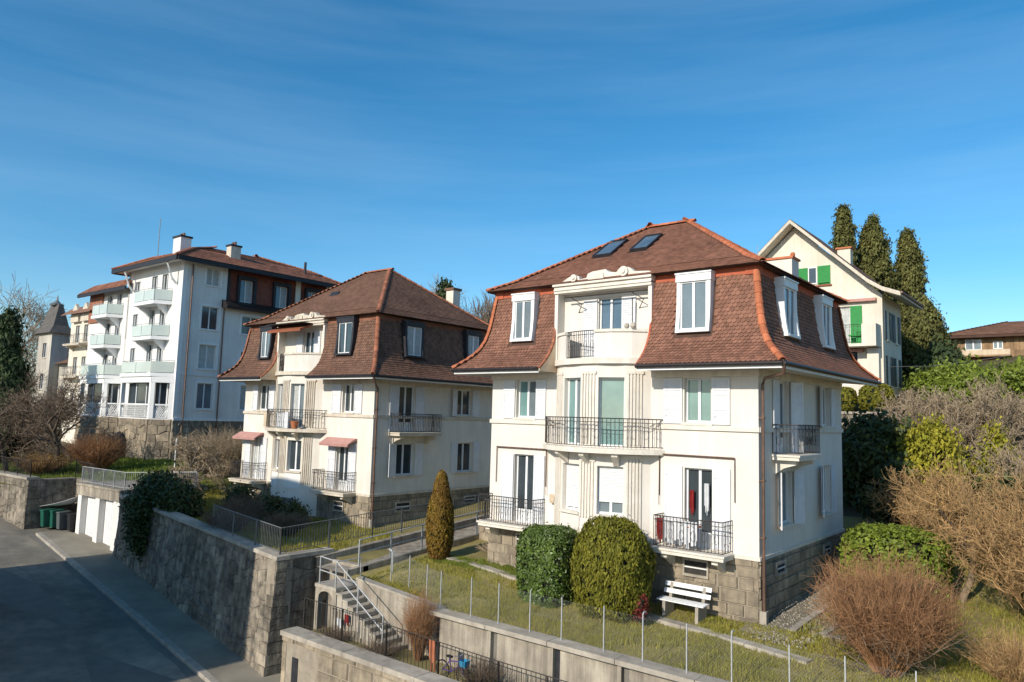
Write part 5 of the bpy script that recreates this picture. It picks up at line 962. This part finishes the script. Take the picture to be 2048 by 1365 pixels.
def branchy(name, label, base, h, rad, stems, mt, kids=(5, 5, 4, 3), r=.03, group=None, tw=1.0, cat='shrub', t=None):
    t = t or thing(name, label, cat, base, group); b = np.array(base, float); lev = [[] for _ in range(len(kids)+1)]; rd = [[] for _ in range(len(kids)+1)]
    def grow(p, d, ln, r_, L_):
        k = 5; pts = [p]; dd = d
        for i in range(k-1): dd = unit(dd + rng.normal(0, .2, 3) + np.array([0, 0, .03])); pts.append(pts[-1]+dd*ln/(k-1))
        lev[L_].append(pts); rd[L_].append(np.maximum(np.linspace(r_, r_*.5, k), .0045*tw))
        if L_ < len(kids):
            for c in range(kids[L_]):
                u = rng.uniform(.25, 1) if c else 1.; j = min(int(u*(k-1)), k-2); f = u*(k-1)-j; q = pts[j]*(1-f)+pts[j+1]*f; grow(q, unit(dd*.75+rng.normal(0, .5, 3)+np.array([0, 0, .18])), ln*rng.uniform(.38, .68), r_*.55, L_+1)
    for s_ in range(stems):
        a = rng.uniform(0, 6.28); q = math.sqrt(rng.uniform(0, 1)); o = np.array([math.cos(a), math.sin(a), 0.])
        grow(b+o*rad*.25*q-np.array([0, 0, .15]), unit(o*q*rad*1.1/h*1.6+np.array([0, 0, 1.])), h*rng.uniform(.4, .58), r*rng.uniform(.7, 1.3), 0)
    for i, (P, q) in enumerate(zip(lev, rd)): twigmesh(['stems', 'branches', 'branchlets', 'twigs', 'twig_tips'][i], np.array(P), np.array(q), mt, t)
    return t
def clumps(name, label, base, top, prof, ncl, per, cs, size, mt, cat='tree', group=None, asp=2.2, up=None, trunk=.18, wob=.25, corek=.62, jit=.6):
    t = thing(name, label, cat, base, group); b = np.array(base, float); H = top-b[2]; u = rng.uniform(0, 1, ncl)**.85; a = rng.uniform(0, 2*math.pi, ncl)
    rr_ = np.interp(u, [p[0] for p in prof], [p[1] for p in prof])*(1+rng.normal(0, wob*.4, ncl)); q = rng.uniform(.55, 1.0, ncl)
    Cc = b + np.c_[np.cos(a)*rr_*q, np.sin(a)*rr_*q, u*H]; d = rng.normal(0, 1, (ncl, per, 3))*cs*rng.uniform(.6, 1.3, (ncl, 1, 1))*np.array([1, 1, 1.25]); P = (Cc[:, None]+d).reshape(-1, 3)
    ax = np.c_[np.full(len(P), b[0]), np.full(len(P), b[1]), P[:, 2]-.6]; leafmesh('crown', P, unit(P-ax), size, mt, t, asp, jit, up)
    MB().tube([(b[0], b[1], b[2]-.4), (b[0], b[1], b[2]+H*.5), (b[0], b[1], top-.4)], [trunk, trunk*.6, .02], 7).build('trunk', 'bark', t, True)
    mb = MB(); mb.lathe((b[0], b[1], b[2]), [(max(.03, np.interp(z, [p[0] for p in prof], [p[1] for p in prof])*corek), z*H) for z in np.linspace(.02, .97, 12)], 10); mb.build('shade_core', 'core', t, True); return t
# garden of the right villa
clipped('clipped_laurel', 'dark green clipped laurel bush with flat top in front of the right villa', (-6.5, -1.75, 1.05), (.94, .88, 1.32), 4.5, 22000, .06, 'laurel', 1.7, .6)
clipped('golden_thuja', 'large golden-green dome-shaped thuja beside the clipped laurel', (-4.05, -1.75, 1.3), (1.24, 1.08, 1.62), 2.6, 26000, .048, 'thuja', 2.8, .6, (0, 0, 1), .09, 4)
clipped('column_thuja', 'slim rusty-golden column thuja left of the right villa', (-12.9, -.5, 1.55), (.53, .53, 1.45), 2.4, 10000, .05, 'thuja_old', 2.6, .5, (0, 0, 1), .05, 4)
c_ = bpy.data.objects['column_thuja']; P, nn = superP(7000, (-12.9, -.5, 2.45), (.36, .36, 1.35), 2.0); leafmesh('foliage', P, nn, .05, 'thuja_old', c_, 2.6, .5, (0, 0, 1)); core('shade_core', (-12.9, -.5, 2.45), (.36, .36, 1.35), 2, 'core', c_)
rs_ = twig_bush('russet_shrub', 'big round russet bare-twigged shrub in the right foreground', (3.75, -1.3, -.05), 2.95, 1.4, 1300, 'twig_red', r=.009, sub=8); branchy('', '', (3.75, -1.3, -.1), 2.6, 1.3, 26, 'twig_brown', (4, 4, 3), .022, tw=1.2, t=rs_)
clipped('lime_hedge', 'broad lime-green clipped hedge behind the russet shrub', (2.3, 6.6, 1.15), (1.65, 1.4, 1.4), 4, 17000, .085, 'hedge_lime', 1.6, .7, None, .05, 3)
bare_tree('trunk_tree', 'small tree with pale straight trunk and tan twigs behind the hedge', (4.15, 7.3, .0), 6.0, .8, 'twig_tan', .8, .15, (7, 7, 6, 5), tw=1.1)
branchy('tan_shrub', 'tall tan arching bare shrub at the right edge', (6.7, 5.8, .1), 5.2, 1.7, 30, 'twig_tan', (6, 5, 5, 3), .035, tw=1.3)
twig_bush('tan_shrub', 'low tan dry shrub at the bottom right corner', (6.3, .2, -.2), 1.5, 1.0, 500, 'twig_tan', r=.0085, sub=5)
branchy('brown_shrub', 'spreading brown bare shrub on the slope beyond the lime hedge', (2.7, 12.0, 1.5), 3.6, 2.2, 20, 'twig_tan', (5, 5, 4, 3), .035, tw=1.7)
twig_bush('brown_shrub', 'thorny grey-brown shrub against the back corner of the right villa', (1.0, 9.6, .8), 1.7, 1.2, 700, 'twig_grey', r=.007, sub=3)
P5_ = [(0, .6), (.3, 1), (.7, .8), (1, .1)]
clumps('yellow_shrub', 'yellow-green feathery shrub on the slope above the brown shrub', (2.3, 14.2, 2.4), 6.1, [(0, 1.1), (.5, 1.6), (.8, 1.1), (1, .3)], 130, 60, .22, .09, 'yellowbush', 'shrub', up=(0, 0, 1))
clumps('dark_evergreen', 'dark green shrub filling the gap between the brown shrub and the right edge', (4.9, 11.5, 1.2), 4.0, [(0, 1.2), (.5, 1.3), (1, .4)], 110, 60, .22, .11, 'ivy', 'shrub')
clumps('yellow_shrub', 'bright yellow conical shrub near the right edge', (4.4, 16.0, 3.0), 6.0, [(0, .7), (.4, .95), (.8, .45), (1, .1)], 110, 60, .17, .08, 'yellowbush', 'shrub', up=(0, 0, 1))
clumps('evergreen_thicket', 'dark shaded evergreen thicket behind the right villa', (-.5, 16.2, 2.2), 6.2, [(0, 2.4), (.5, 2.4), (.85, 1.7), (1, .5)], 200, 60, .3, .13, 'ivy', 'shrub')
clumps('evergreen_thicket', 'dark ivy-green shrub mass beside the thorny shrub', (1.2, 14.0, 1.6), 4.6, [(0, 1.6), (.5, 1.7), (1, .5)], 120, 60, .25, .12, 'ivy', 'shrub')
for i, (x, y, z, hh, rd, lb) in enumerate(((2.2, 19.0, 4.6, 4.6, 1.7, 'tangled grey bare shrub on the slope below the wooden house, left one'), (4.6, 20.5, 5.2, 4.8, 1.9, 'tangled grey bare shrub on the slope below the wooden house, right one'), (6.3, 13.5, 2.2, 5.0, 1.6, 'tall grey-tan bare shrub at the right edge above the tan shrub'), (.9, 22.0, 5.8, 3.2, 1.3, 'pale dry shrub beside the capped garden wall'))):
    branchy('grey_shrub', lb, (x, y, z), hh*.85, rd*1.25, 15, 'twig_grey', (5, 5, 4, 3), .045, tw=2.4)
for x, y, tp, rd, lb in ((2.2, 28.5, 9.3, 2.2, 'bright green leafy shrub below the wooden house, left one'), (5.2, 29.5, 9.6, 2.4, 'bright green leafy shrub below the wooden house at the right edge'), (.2, 30.5, 9.3, 1.7, 'green shrub between the round evergreen and the wooden house')):
    clumps('leafy_shrub', lb, (x, y, G(x, y)-.3), tp, [(0, rd), (.6, rd), (.85, rd*.7), (1, rd*.3)], 150, 50, .28, .13, 'hedge_lime', 'shrub')
clipped('ball_shrub', 'clipped round dark green ball shrub on the terrace by the gabled house', (-2.35, 25.0, 7.75), (.98, .8, .85), 2.6, 3600, .09, 'thuja', 1.8, .6, None, .04)
clipped('ball_shrub', 'smaller clipped dark shrub half hidden by the right villa eave', (-4.05, 25.0, 7.6), (.6, .6, .75), 2.8, 2200, .09, 'thuja', 1.8, .6, None, .04)
cy = [(0, .8), (.25, 1.0), (.6, .9), (.85, .55), (1, .08)]
for x, y, tp, rd, lb in ((-7.3, 37.6, 23.0, 1.25, 'tall dark cypress, leftmost of three behind the gabled house'), (-5.6, 39.2, 22.2, 1.75, 'broad tall cypress in the middle of three behind the gabled house'), (-3.5, 41.0, 21.2, 1.3, 'leaning cypress, rightmost of three behind the gabled house')):
    clumps('cypress_tree', lb, (x, y, G(x, y)), tp, [(u_, q*rd) for u_, q in cy], 520, 60, .16, .12, 'conifer', group='cypress trees behind the gabled house', up=(0, 0, 1), asp=2.4)
clumps('round_evergreen', 'dense round evergreen tree right of the gabled house', (-2.3, 38.8, 9.2), 15.2, [(0, 1.2), (.3, 1.6), (.65, 1.5), (.9, .8), (1, .2)], 430, 60, .24, .14, 'conifer', up=(0, 0, 1))
clumps('round_evergreen', 'low dark evergreen under the round tree beside the gabled house', (-.3, 34.5, 8.0), 11.4, [(0, 1.7), (.5, 1.8), (1, .4)], 160, 60, .3, .14, 'darkfir', up=(0, 0, 1))
# left gardens
clumps('dark_fir', 'dark pointed fir tree at the left edge', (-61.2, -2.0, 1.5), 13.0, [(0, 2.1), (.35, 1.8), (.7, .95), (1, .06)], 420, 70, .3, .17, 'darkfir', up=(0, 0, -1), asp=2.6)
clumps('dark_fir', 'lower dark evergreen beside the pointed fir at the left edge', (-57.5, -3.2, 1.4), 7.4, [(0, 1.9), (.5, 1.7), (1, .3)], 220, 60, .3, .16, 'darkfir', up=(0, 0, 1))
bare_tree('bare_tree', 'tall bare winter tree rising behind the little tower', (-97.5, 11.5, 4), 20.5, .7, 'twig_grey', .3, .32, (10, 9, 7, 5), tw=3.4)
bare_tree('bare_tree', 'second bare winter tree at far left behind the fir', (-80, 3.0, 2.5), 12.5, .8, 'twig_brown', .3, .22, (8, 7, 6, 4), tw=2.6)
for x, y, hh, s_, lb in ((-50.5, -4.4, 9.6, 1.0, 'gnarled bare orchard tree at the left edge above the stone pier'), (-47.0, -2.6, 9.0, 1.0, 'gnarled bare orchard tree in the middle of the left garden'), (-52.5, .5, 7.6, .9, 'smaller bare orchard tree in front of the loggias'), (-55.5, -1.5, 8.4, .9, 'bare orchard tree between fir and loggias')):
    bare_tree('orchard_tree', lb, (x, y, G(x, y)), hh, s_, 'twig_brown', .45, .2, (8, 7, 6, 5), group='orchard trees in the left garden', tw=1.9, upw=.25)
twig_bush('round_shrub', 'round russet twiggy shrub below the stone loggia base', (-45.0, -.9, 1.5), 2.9, 1.6, 1300, 'twig_red', r=.014, sub=3)
twig_bush('round_shrub', 'pale brown low shrub between the orchard trees', (-47.5, -3.4, 1.3), 1.7, 1.6, 900, 'twig_tan', r=.013, sub=3)
bare_tree('bare_tree', 'low spreading bare tree at the left corner of the middle villa', (-33.4, .6, .85), 5.2, 1.25, 'twig_grey', .35, .17, (9, 8, 7, 5), tw=1.5, upw=.1)
twig_bush('brown_shrub', 'dense brown shrub behind the bare tree by the middle villa', (-37.5, 4.0, 1.3), 3.6, 2.4, 1500, 'twig_grey', r=.013, sub=4)
for a, b_, tz, bz_, rd, lb in ((2.2, -.9, 2.0, .7, .8, 'dark ivy bush beside the garage'), (3.9, -.7, 2.2, .7, .95, 'dark yew bush on the rubble wall'), (5.8, -.9, 1.8, .7, .8, 'dark green bush right of the yew on the rubble wall')):
    p = RF.p(a, b_, 0); clumps('dark_bush', lb, (p.x, p.y, bz_), tz, [(0, rd), (.6, rd), (.9, rd*.7), (1, rd*.3)], 130, 60, .22, .1, 'ivy', 'shrub')
p = RF.p(4.2, .3, 0); clumps('hanging_ivy', 'dark ivy hanging down over the rubble wall beside the garage', (p.x, p.y, -1.3), 1.4, [(0, .2), (.4, .5), (.8, .75), (1, .7)], 130, 60, .2, .09, 'ivy', 'ivy', trunk=.03)
for a, b_, hh, lb in ((11.3, -1.0, 1.3, 'brown twiggy shrub behind the start of the picket fence'), (9.8, -2.2, 1.6, 'brown shaded shrub between the dark bushes and the middle villa'), (13.2, -2.6, 1.2, 'small brown shrub in the middle villa garden')):
    p = RF.p(a, b_, 0); twig_bush('garden_shrub', lb, (p.x, p.y, G(p.x, p.y)), hh, 1.1, 800, 'twig_brown', r=.008, sub=3)
for x, y, tp, rd, lb in ((-27.5, -.6, 1.75, .8, 'low dark green shrub under the left bow of the middle villa'), (-24.8, -.7, 1.45, .8, 'low dark green shrub under the bow of the middle villa'), (-22.9, -.5, 1.3, .6, 'low green shrub near the middle villa meter cabinet')):
    clumps('low_shrub', lb, (x, y, .4), tp, [(0, rd), (.6, rd), (1, rd*.4)], 70, 50, .16, .08, 'ivy', 'shrub', trunk=.03)
clumps('red_leaf_plant', 'small red-leaved plant at the foot of the golden thuja', (-2.75, -2.15, .05), .75, [(0, .2), (1, .1)], 14, 30, .08, .05, 'redleaf', 'plant', trunk=.02)
twig_bush('wall_shrub', 'thin russet shrub growing up between the stairs wall and terrace wall', (-9.1, -5.15, -1.75), 2.4, .45, 500, 'twig_red', r=.006, sub=4)
for x, y, hh, lb in ((-6.2, -5.5, .95, 'dry brown bush on the terrace by the bicycle'), (-10.3, -5.7, .6, 'dry weeds at the foot of the stairs'), (-12.6, -5.8, .6, 'dry weeds under the stair handrail')):
    twig_bush('dry_bush', lb, (x, y, -1.75), hh, .7, 350, 'twig_brown', r=.006, sub=3)
twig_bush('fire_wood', 'pile of dry cut branches beside the left plinth of the right villa', (-11.6, 1.4, .45), .55, .7, 160, 'twig_grey', r=.016, sub=1, cat='branches')
# hill behind
bare_tree('hill_tree', 'bare tree on the skyline above the middle villa roof', (-60, 46, 14.5), 10.5, .7, 'twig_grey', .3, .2, (8, 7, 6, 4), tw=2.4)
clumps('hill_evergreen', 'small dark evergreen on the skyline beside the bare hill tree', (-57.5, 44.5, 13.5), 22.5, [(0, 1.2), (.5, 1.3), (1, .2)], 140, 40, .4, .22, 'darkfir', up=(0, 0, 1))
n = 420; xs_ = rng.uniform(-66, -22, n); ys_ = rng.uniform(38, 78, n); k = 26; i = np.repeat(np.arange(n), k); zz = gz(xs_, ys_); H_ = rng.uniform(4.5, 8.5, n)
root = np.c_[xs_, ys_, zz][i]; u_ = rng.uniform(0, .7, n*k); st_ = root + np.c_[rng.normal(0, .1, n*k), rng.normal(0, .1, n*k), u_*H_[i]]; a_ = rng.uniform(0, 6.28, n*k); ln_ = (1-u_)*H_[i]*rng.uniform(.4, 1, n*k)
en = st_ + np.c_[np.cos(a_)*ln_*.35, np.sin(a_)*ln_*.35, ln_]; s = np.linspace(0, 1, 4)[None, :, None]; Pt = st_[:, None]*(1-s)+en[:, None]*s + rng.normal(0, .12, (n*k, 4, 3))
o = twigmesh('hillside_wood', Pt, np.array([[.05, .04, .03, .018]])*np.ones((n*k, 1)), 'twig_brown'); tag(stuff(o), 'bare brown wood covering the hill between the two villas', 'wood')
n = 70; xs_ = rng.uniform(-4, 22, n); ys_ = rng.uniform(52, 70, n); i = np.repeat(np.arange(n), k); zz = gz(xs_, ys_); H_ = rng.uniform(1.8, 3.4, n); root = np.c_[xs_, ys_, zz][i]; u_ = rng.uniform(0, .7, n*k); st_ = root + np.c_[rng.normal(0, .1, n*k), rng.normal(0, .1, n*k), u_*H_[i]]; a_ = rng.uniform(0, 6.28, n*k); ln_ = (1-u_)*H_[i]*rng.uniform(.4, 1, n*k)
en = st_ + np.c_[np.cos(a_)*ln_*.35, np.sin(a_)*ln_*.35, ln_]; Pt = st_[:, None]*(1-s)+en[:, None]*s + rng.normal(0, .1, (n*k, 4, 3)); o = twigmesh('distant_wood', Pt, np.array([[.04, .03, .025, .015]])*np.ones((n*k, 1)), 'twig_grey'); tag(stuff(o), 'faint bare trees on the ridge behind the wooden house', 'wood')
# grass
def grass(name, label, x0, x1, y0, y1, n, mt, hh=(.04, .11), excl=(), wdt=.012, cond=None):
    x = rng.uniform(x0, x1, n); y = rng.uniform(y0, y1, n); ok = y > yb(x)+.1
    for (a, b, c, d) in excl: ok &= ~((x > a) & (x < b) & (y > c) & (y < d))
    if cond is not None: ok &= cond(x, y)
    ok &= rng.uniform(0, 1, n) < .35+.65*(np.sin(x*1.3+np.sin(y*.9)*2)*np.sin(y*1.1+x*.4) > -.35)
    x, y = x[ok], y[ok]; n = len(x); z = gz(x, y)+.03*np.sin(x*2.1)*np.cos(y*1.7)-.01; a = rng.uniform(0, 6.28, n); h = rng.uniform(*hh, n)*(1+.9*np.clip(np.sin(x*5.3+np.sin(y*3.1)*2)*np.sin(y*4.7+np.sin(x*2.9)), 0, 1)); P = np.c_[x, y, z]; s = np.c_[np.cos(a), np.sin(a), np.zeros(n)]*wdt; tip = P+np.c_[rng.normal(0, .035, n), rng.normal(0, .035, n), h]
    o = npmesh(name, np.stack([P-s, P+s, tip], 1).reshape(-1, 3), np.arange(3*n).reshape(n, 3), mt); tag(stuff(o), label, 'grass')
H1X = (-10.8, 1.15, -.05, 9.0)
grass('lawn_grass', 'mossy winter lawn between the right villa and the terrace wall', -13.6, 8, -4.7, .2, 90000, 'grass', excl=[H1X])
grass('garden_grass', 'rough winter grass in the garden right of the right villa', 1.1, 9, -.3, 12, 45000, 'grass', (.05, .16), excl=[])
grass('garden_grass', 'winter grass in the garden of the middle villa', -34, -16.7, -5.5, 1.6, 60000, 'grass', (.05, .14), wdt=.015)
grass('orchard_grass', 'bright grass under the orchard trees in the left garden', -62, -34.5, -6, 5.4, 60000, 'grass_lush', (.07, .2), wdt=.03)
grass('lush_strip', 'lush grass patch between the column thuja and the right villa', -13, -8.4, -1.0, -.02, 9000, 'grass_lush', (.05, .12))  # greener blades in a strip along the villa front
# ------------------------------------------------------------------ small things
def slab(name, pts, w, mt, par, th=.07):
    for (xa, ya), (xb, yb_) in zip(pts[:-1], pts[1:]):
        L_ = math.hypot(xb-xa, yb_-ya); n = max(1, round(L_/1.0)); u = V((xb-xa, yb_-ya, 0)).normalized(); nn = V((u.y, -u.x, 0))
        for i in range(n):
            A = V((xa, ya, 0)).lerp(V((xb, yb_, 0)), i/n) + u*.008; B = V((xa, ya, 0)).lerp(V((xb, yb_, 0)), (i+1)/n) - u*.008; za, zb = G(A.x, A.y)+th, G(B.x, B.y)+th
            v = [A-nn*w/2, A+nn*w/2, B+nn*w/2, B-nn*w/2]; z = [za, za, zb, zb]; mb = MB(); mb.add([p+V((0, 0, q)) for p, q in zip(v, z)] + [p+V((0, 0, q-.25)) for p, q in zip(v, z)], [(0, 1, 2, 3), (0, 4, 5, 1), (1, 5, 6, 2), (2, 6, 7, 3), (3, 7, 4, 0)]); mb.build(name, mt, par)
e = struct(MB().quad((-12.4, -.3, -.5), (-12.3, -.3, -.5), (-12.3, -.4, -.5)).build('garden_edging', 'cap'))
slab('edging_slab', [(-12.5, -.3), (-8.2, -1.0)], .34, 'cap', e); slab('edging_slab', [(-8.2, -1.02), (-2.9, -1.35), (-.6, -1.55), (2.05, -1.95)], .36, 'cap', e)
slab('edging_slab', [(.98, -.1), (1.1, 7.5)], .2, 'cap', e, .1); slab('edging_slab', [(1.75, .3), (2.0, 4.5)], .18, 'cap', e, .08); slab('edging_slab', [(1.75, .2), (2.6, .35)], .18, 'cap', e, .08)
gp = MB(); ys = np.linspace(-.9, 9, 20); gp.strip([(-.3, y, G(-.3, y)+.035) for y in ys], [(1.0, y, G(1.0, y)+.035) for y in ys]); struct(gp.build('gravel_path', 'gravel'))
n = 1500; x = rng.uniform(-.1, 1.7, n); y = rng.uniform(-1.2, 8.5, n); ok = (x > .05) | (y < -.05); x, y = x[ok], y[ok]; n = len(x); z = gz(x, y)+.04
cb = np.array([(-1, -1, -1), (1, -1, -1), (1, 1, -1), (-1, 1, -1), (-.7, -.7, .8), (.7, -.7, .8), (.7, .7, .8), (-.7, .7, .8)]); sc = rng.uniform(.012, .035, (n, 1, 3)); a = rng.uniform(0, 6.28, n)
q = cb[None]*sc; qx = q[..., 0]*np.cos(a)[:, None]-q[..., 1]*np.sin(a)[:, None]; qy = q[..., 0]*np.sin(a)[:, None]+q[..., 1]*np.cos(a)[:, None]; vv = np.stack([qx, qy, q[..., 2]], -1)+np.c_[x, y, z][:, None]
ff = np.array([(4, 5, 6, 7), (0, 1, 5, 4), (1, 2, 6, 5), (2, 3, 7, 6), (3, 0, 4, 7)]); o = npmesh('gravel', vv.reshape(-1, 3), (ff[None]+8*np.arange(n)[:, None, None]).reshape(-1, 4), 'pebble'); tag(stuff(o), 'loose pale pebbles along the side of the right villa', 'gravel')
# bench
t = thing('garden_bench', 'white slatted bench on concrete feet against the right villa plinth', 'bench', (-2.1, -.6, .15)); z = G(-2.1, -.6)
fb = Fr((-2.85, -.35, z), (1, 0, -.0), (0, -1, 0)); L_ = 1.55
for b0, b1, c0, c1 in ((.28, .42, .46, .5), (.45, .59, .46, .5), (.62, .72, .455, .495)): MB().box(fb, 0, L_, b0, b1, z*0+c0, c1).build('seat_slat', 'white', t)
for c0, c1, b0 in ((.60, .73, .2), (.80, .93, .12)): MB().add([fb.p(a, b, c) for a in (0, L_) for b, c in ((b0, c0), (b0+.03, c0+.01), (b0-.02, c1+.01), (b0-.05, c1))], [(0, 1, 2, 3), (4, 7, 6, 5), (0, 4, 5, 1), (1, 5, 6, 2), (2, 6, 7, 3), (3, 7, 4, 0)]).build('back_slat', 'white', t)
for a in (.18, L_-.28): MB().prism([fb.p(a, .1, -.1), fb.p(a, .7, -.1), fb.p(a, .68, .45), fb.p(a, .25, .45), fb.p(a, .12, .92), fb.p(a, .04, .9)], fb.u*.1).build('leg', 'cap', t)
# washing and clutter on the ground-floor balcony
def cloth(name, label, mt, fr, a0, a1, b, c0_, c1, amp=.03):
    mb = MB(); n = 10; f_ = [fr.p(lerp(a0, a1, i/n), b+amp*math.sin(i*1.9), 0) for i in range(n+1)]; up = V((0, 0, 1))
    for i in range(n):
        A, B = f_[i], f_[i+1]; k = fr.n*.012; c0 = c0_+(c1-c0_)*(.12*math.sin(i*2.3)+.35*abs(i/n-.5)); mb.add([A+up*c0, B+up*c0, B+up*c1, A+up*c1, A+up*c0+k, B+up*c0+k, B+up*c1+k, A+up*c1+k], [(0, 1, 2, 3), (7, 6, 5, 4), (3, 2, 6, 7), (0, 4, 5, 1)])
    return tag(mb.build(name, mt), label, 'laundry', 'laundry on the right villa balcony')
cloth('red_towel', 'red towel hanging in the left half of the balcony door', 'redcloth', FF1, 8.44, 8.6, -.08, 3.1, 3.85); cloth('white_sheet', 'white cloth hung in the right half of the balcony door', 'whitecloth', FF1, 8.95, 9.12, -.06, 3.2, 4.1)
cloth('washing', 'white washing over the middle of the right balcony railing', 'whitecloth', FF1, 8.3, 9.1, .7, 2.2, 2.95); cloth('washing', 'red washing at the left end of the right balcony railing', 'redcloth', FF1, 7.62, 7.85, .6, 2.25, 2.95); cloth('washing', 'pale washing left of the middle of the right balcony railing', 'whitecloth', FF1, 7.95, 8.25, .66, 2.2, 2.9)
t = thing('balcony_table', 'small round red balcony table with thin legs', 'table', FF1.p(8.75, .4, 2.05)); MB().lathe(FF1.p(8.75, .4, 2.76), [(.3, 0), (.3, .03), (.27, .04)], 16).build('table_top', 'orangecloth', t)
for s in (-1, 1): MB().tube([FF1.p(8.75+s*.2, .3, 2.05), FF1.p(8.75-s*.2, .5, 2.76)], .012, 5).build('leg', 'iron', t)
# bicycle by the iron fence
t = thing('bicycle', 'small purple bicycle with blue basket leaning on the terrace railing', 'bicycle', (-6.9, -5.85, -1.72)); bx = Fr((-7.35, -5.85, -1.73), (1, 0, 0), (0, -1, .0))
for a in (.0, .82):
    c = bx.p(a, 0, .26); ring = [c+V((.26*math.cos(q*math.pi/9), 0, .26*math.sin(q*math.pi/9))) for q in range(19)]; wl = MB().tube(ring, .022, 5).build('wheel', 'rubber', t); mb = MB()
    for q in range(8): mb.tube([c, c+V((.25*math.cos(q*math.pi/4), 0, .25*math.sin(q*math.pi/4)))], .003, 3)
    mb.build('spokes', 'galv', wl)
mb = MB()
for A, B in (((0, .26), (.36, .28)), ((.36, .28), (.26, .66)), ((0, .26), (.28, .56)), ((.28, .56), (.7, .62)), ((.36, .28), (.72, .55)), ((.82, .26), (.68, .78))): mb.tube([bx.p(A[0], 0, A[1]), bx.p(B[0], 0, B[1])], .018, 6)
mb.build('frame', 'purple', t); mb = MB(); mb.tube([bx.p(.66, -.2, .82), bx.p(.69, 0, .78), bx.p(.66, .2, .82)], .014, 6); mb.build('handlebar', 'galv', t); MB().box(bx, .16, .36, -.05, .05, .66, .71).build('saddle', 'rubber', t)
mb = MB(); mb.add([bx.p(a, b, c) for c, k in ((.52, .09), (.7, .12)) for a, b in ((.86-k, -k), (.86+k, -k), (.86+k, k), (.86-k, k))], [(3, 2, 1, 0), (0, 1, 5, 4), (1, 2, 6, 5), (2, 3, 7, 6), (3, 0, 4, 7)]); mb.build('basket', 'blue', t)
def hang(name, label, mt, p, w, h):
    mb = MB(); n = 6; x, y, z = p
    for i in range(n):
        y0, y1 = y+.03*math.sin(i*2.1), y+.03*math.sin((i+1)*2.1); x0, x1 = x+w*i/n, x+w*(i+1)/n; h0 = h; h = h0*(1+.25*math.sin(i*1.7+x)); mb.add([(x0, y0, z), (x1, y1, z), (x1, y1+.02, z-h), (x0, y0+.02, z-h), (x0, y0+.03, z), (x1, y1+.03, z), (x1, y1+.05, z-h), (x0, y0+.05, z-h)], [(0, 1, 2, 3), (4, 7, 6, 5), (0, 4, 5, 1)]); h = h0
    return tag(mb.build(name, mt), label, 'cloth')
hang('orange_cloth', 'orange cloth hung over the iron fence beside the bicycle', 'orangecloth', (-7.75, -6.06, -.65), .26, .75); hang('red_cloth', 'red cloth lying over the lower stair rail post', 'redcloth', (-12.45, -5.5, -.9), .2, .3); hang('white_bag', 'crumpled white bag beside the red cloth on the stairs', 'whitecloth', (-12.85, -5.5, -1.1), .22, .25)
t = thing('bent_post', 'small bent grey post beside the path handrail', 'post', (-13.2, -2.6, .1)); MB().tube([(-13.2, -2.7, -.1), (-13.2, -2.7, .75)], .03, 6).build('pole', 'galv', t); MB().tube([(-13.2, -2.7, .75), (-13.36, -2.75, .86)], .03, 6).build('head', 'galv', t)  # plain bent post, carries no lamp
for x, y, h_, lb in ((-39.0, 1.5, 2.4, 'tall thin white pole in the lawn behind the garage railing'), (-37.6, 2.2, 2.0, 'shorter thin white pole near the garage railing')):
    t = thing('white_pole', lb, 'pole', (x, y, G(x, y))); MB().tube([(x, y, G(x, y)-.1), (x, y, G(x, y)+h_)], .045, 6).build('shaft', 'white', t); MB().lathe((x, y, G(x, y)+h_), [(.06, 0), (.06, .06), (.02, .1)], 8).build('cap', 'white', t)
t = thing('overhead_cable', 'thin pale overhead cable right of the gabled house', 'cable', (-2, 29, 9)); MB().tube([(-2.1, 27.5, 9.75), (0, 28, 9.78), (2.0, 28.6, 10.05), (4, 29, 10.4)], .014, 4).build('wire', 'greyrail', t)
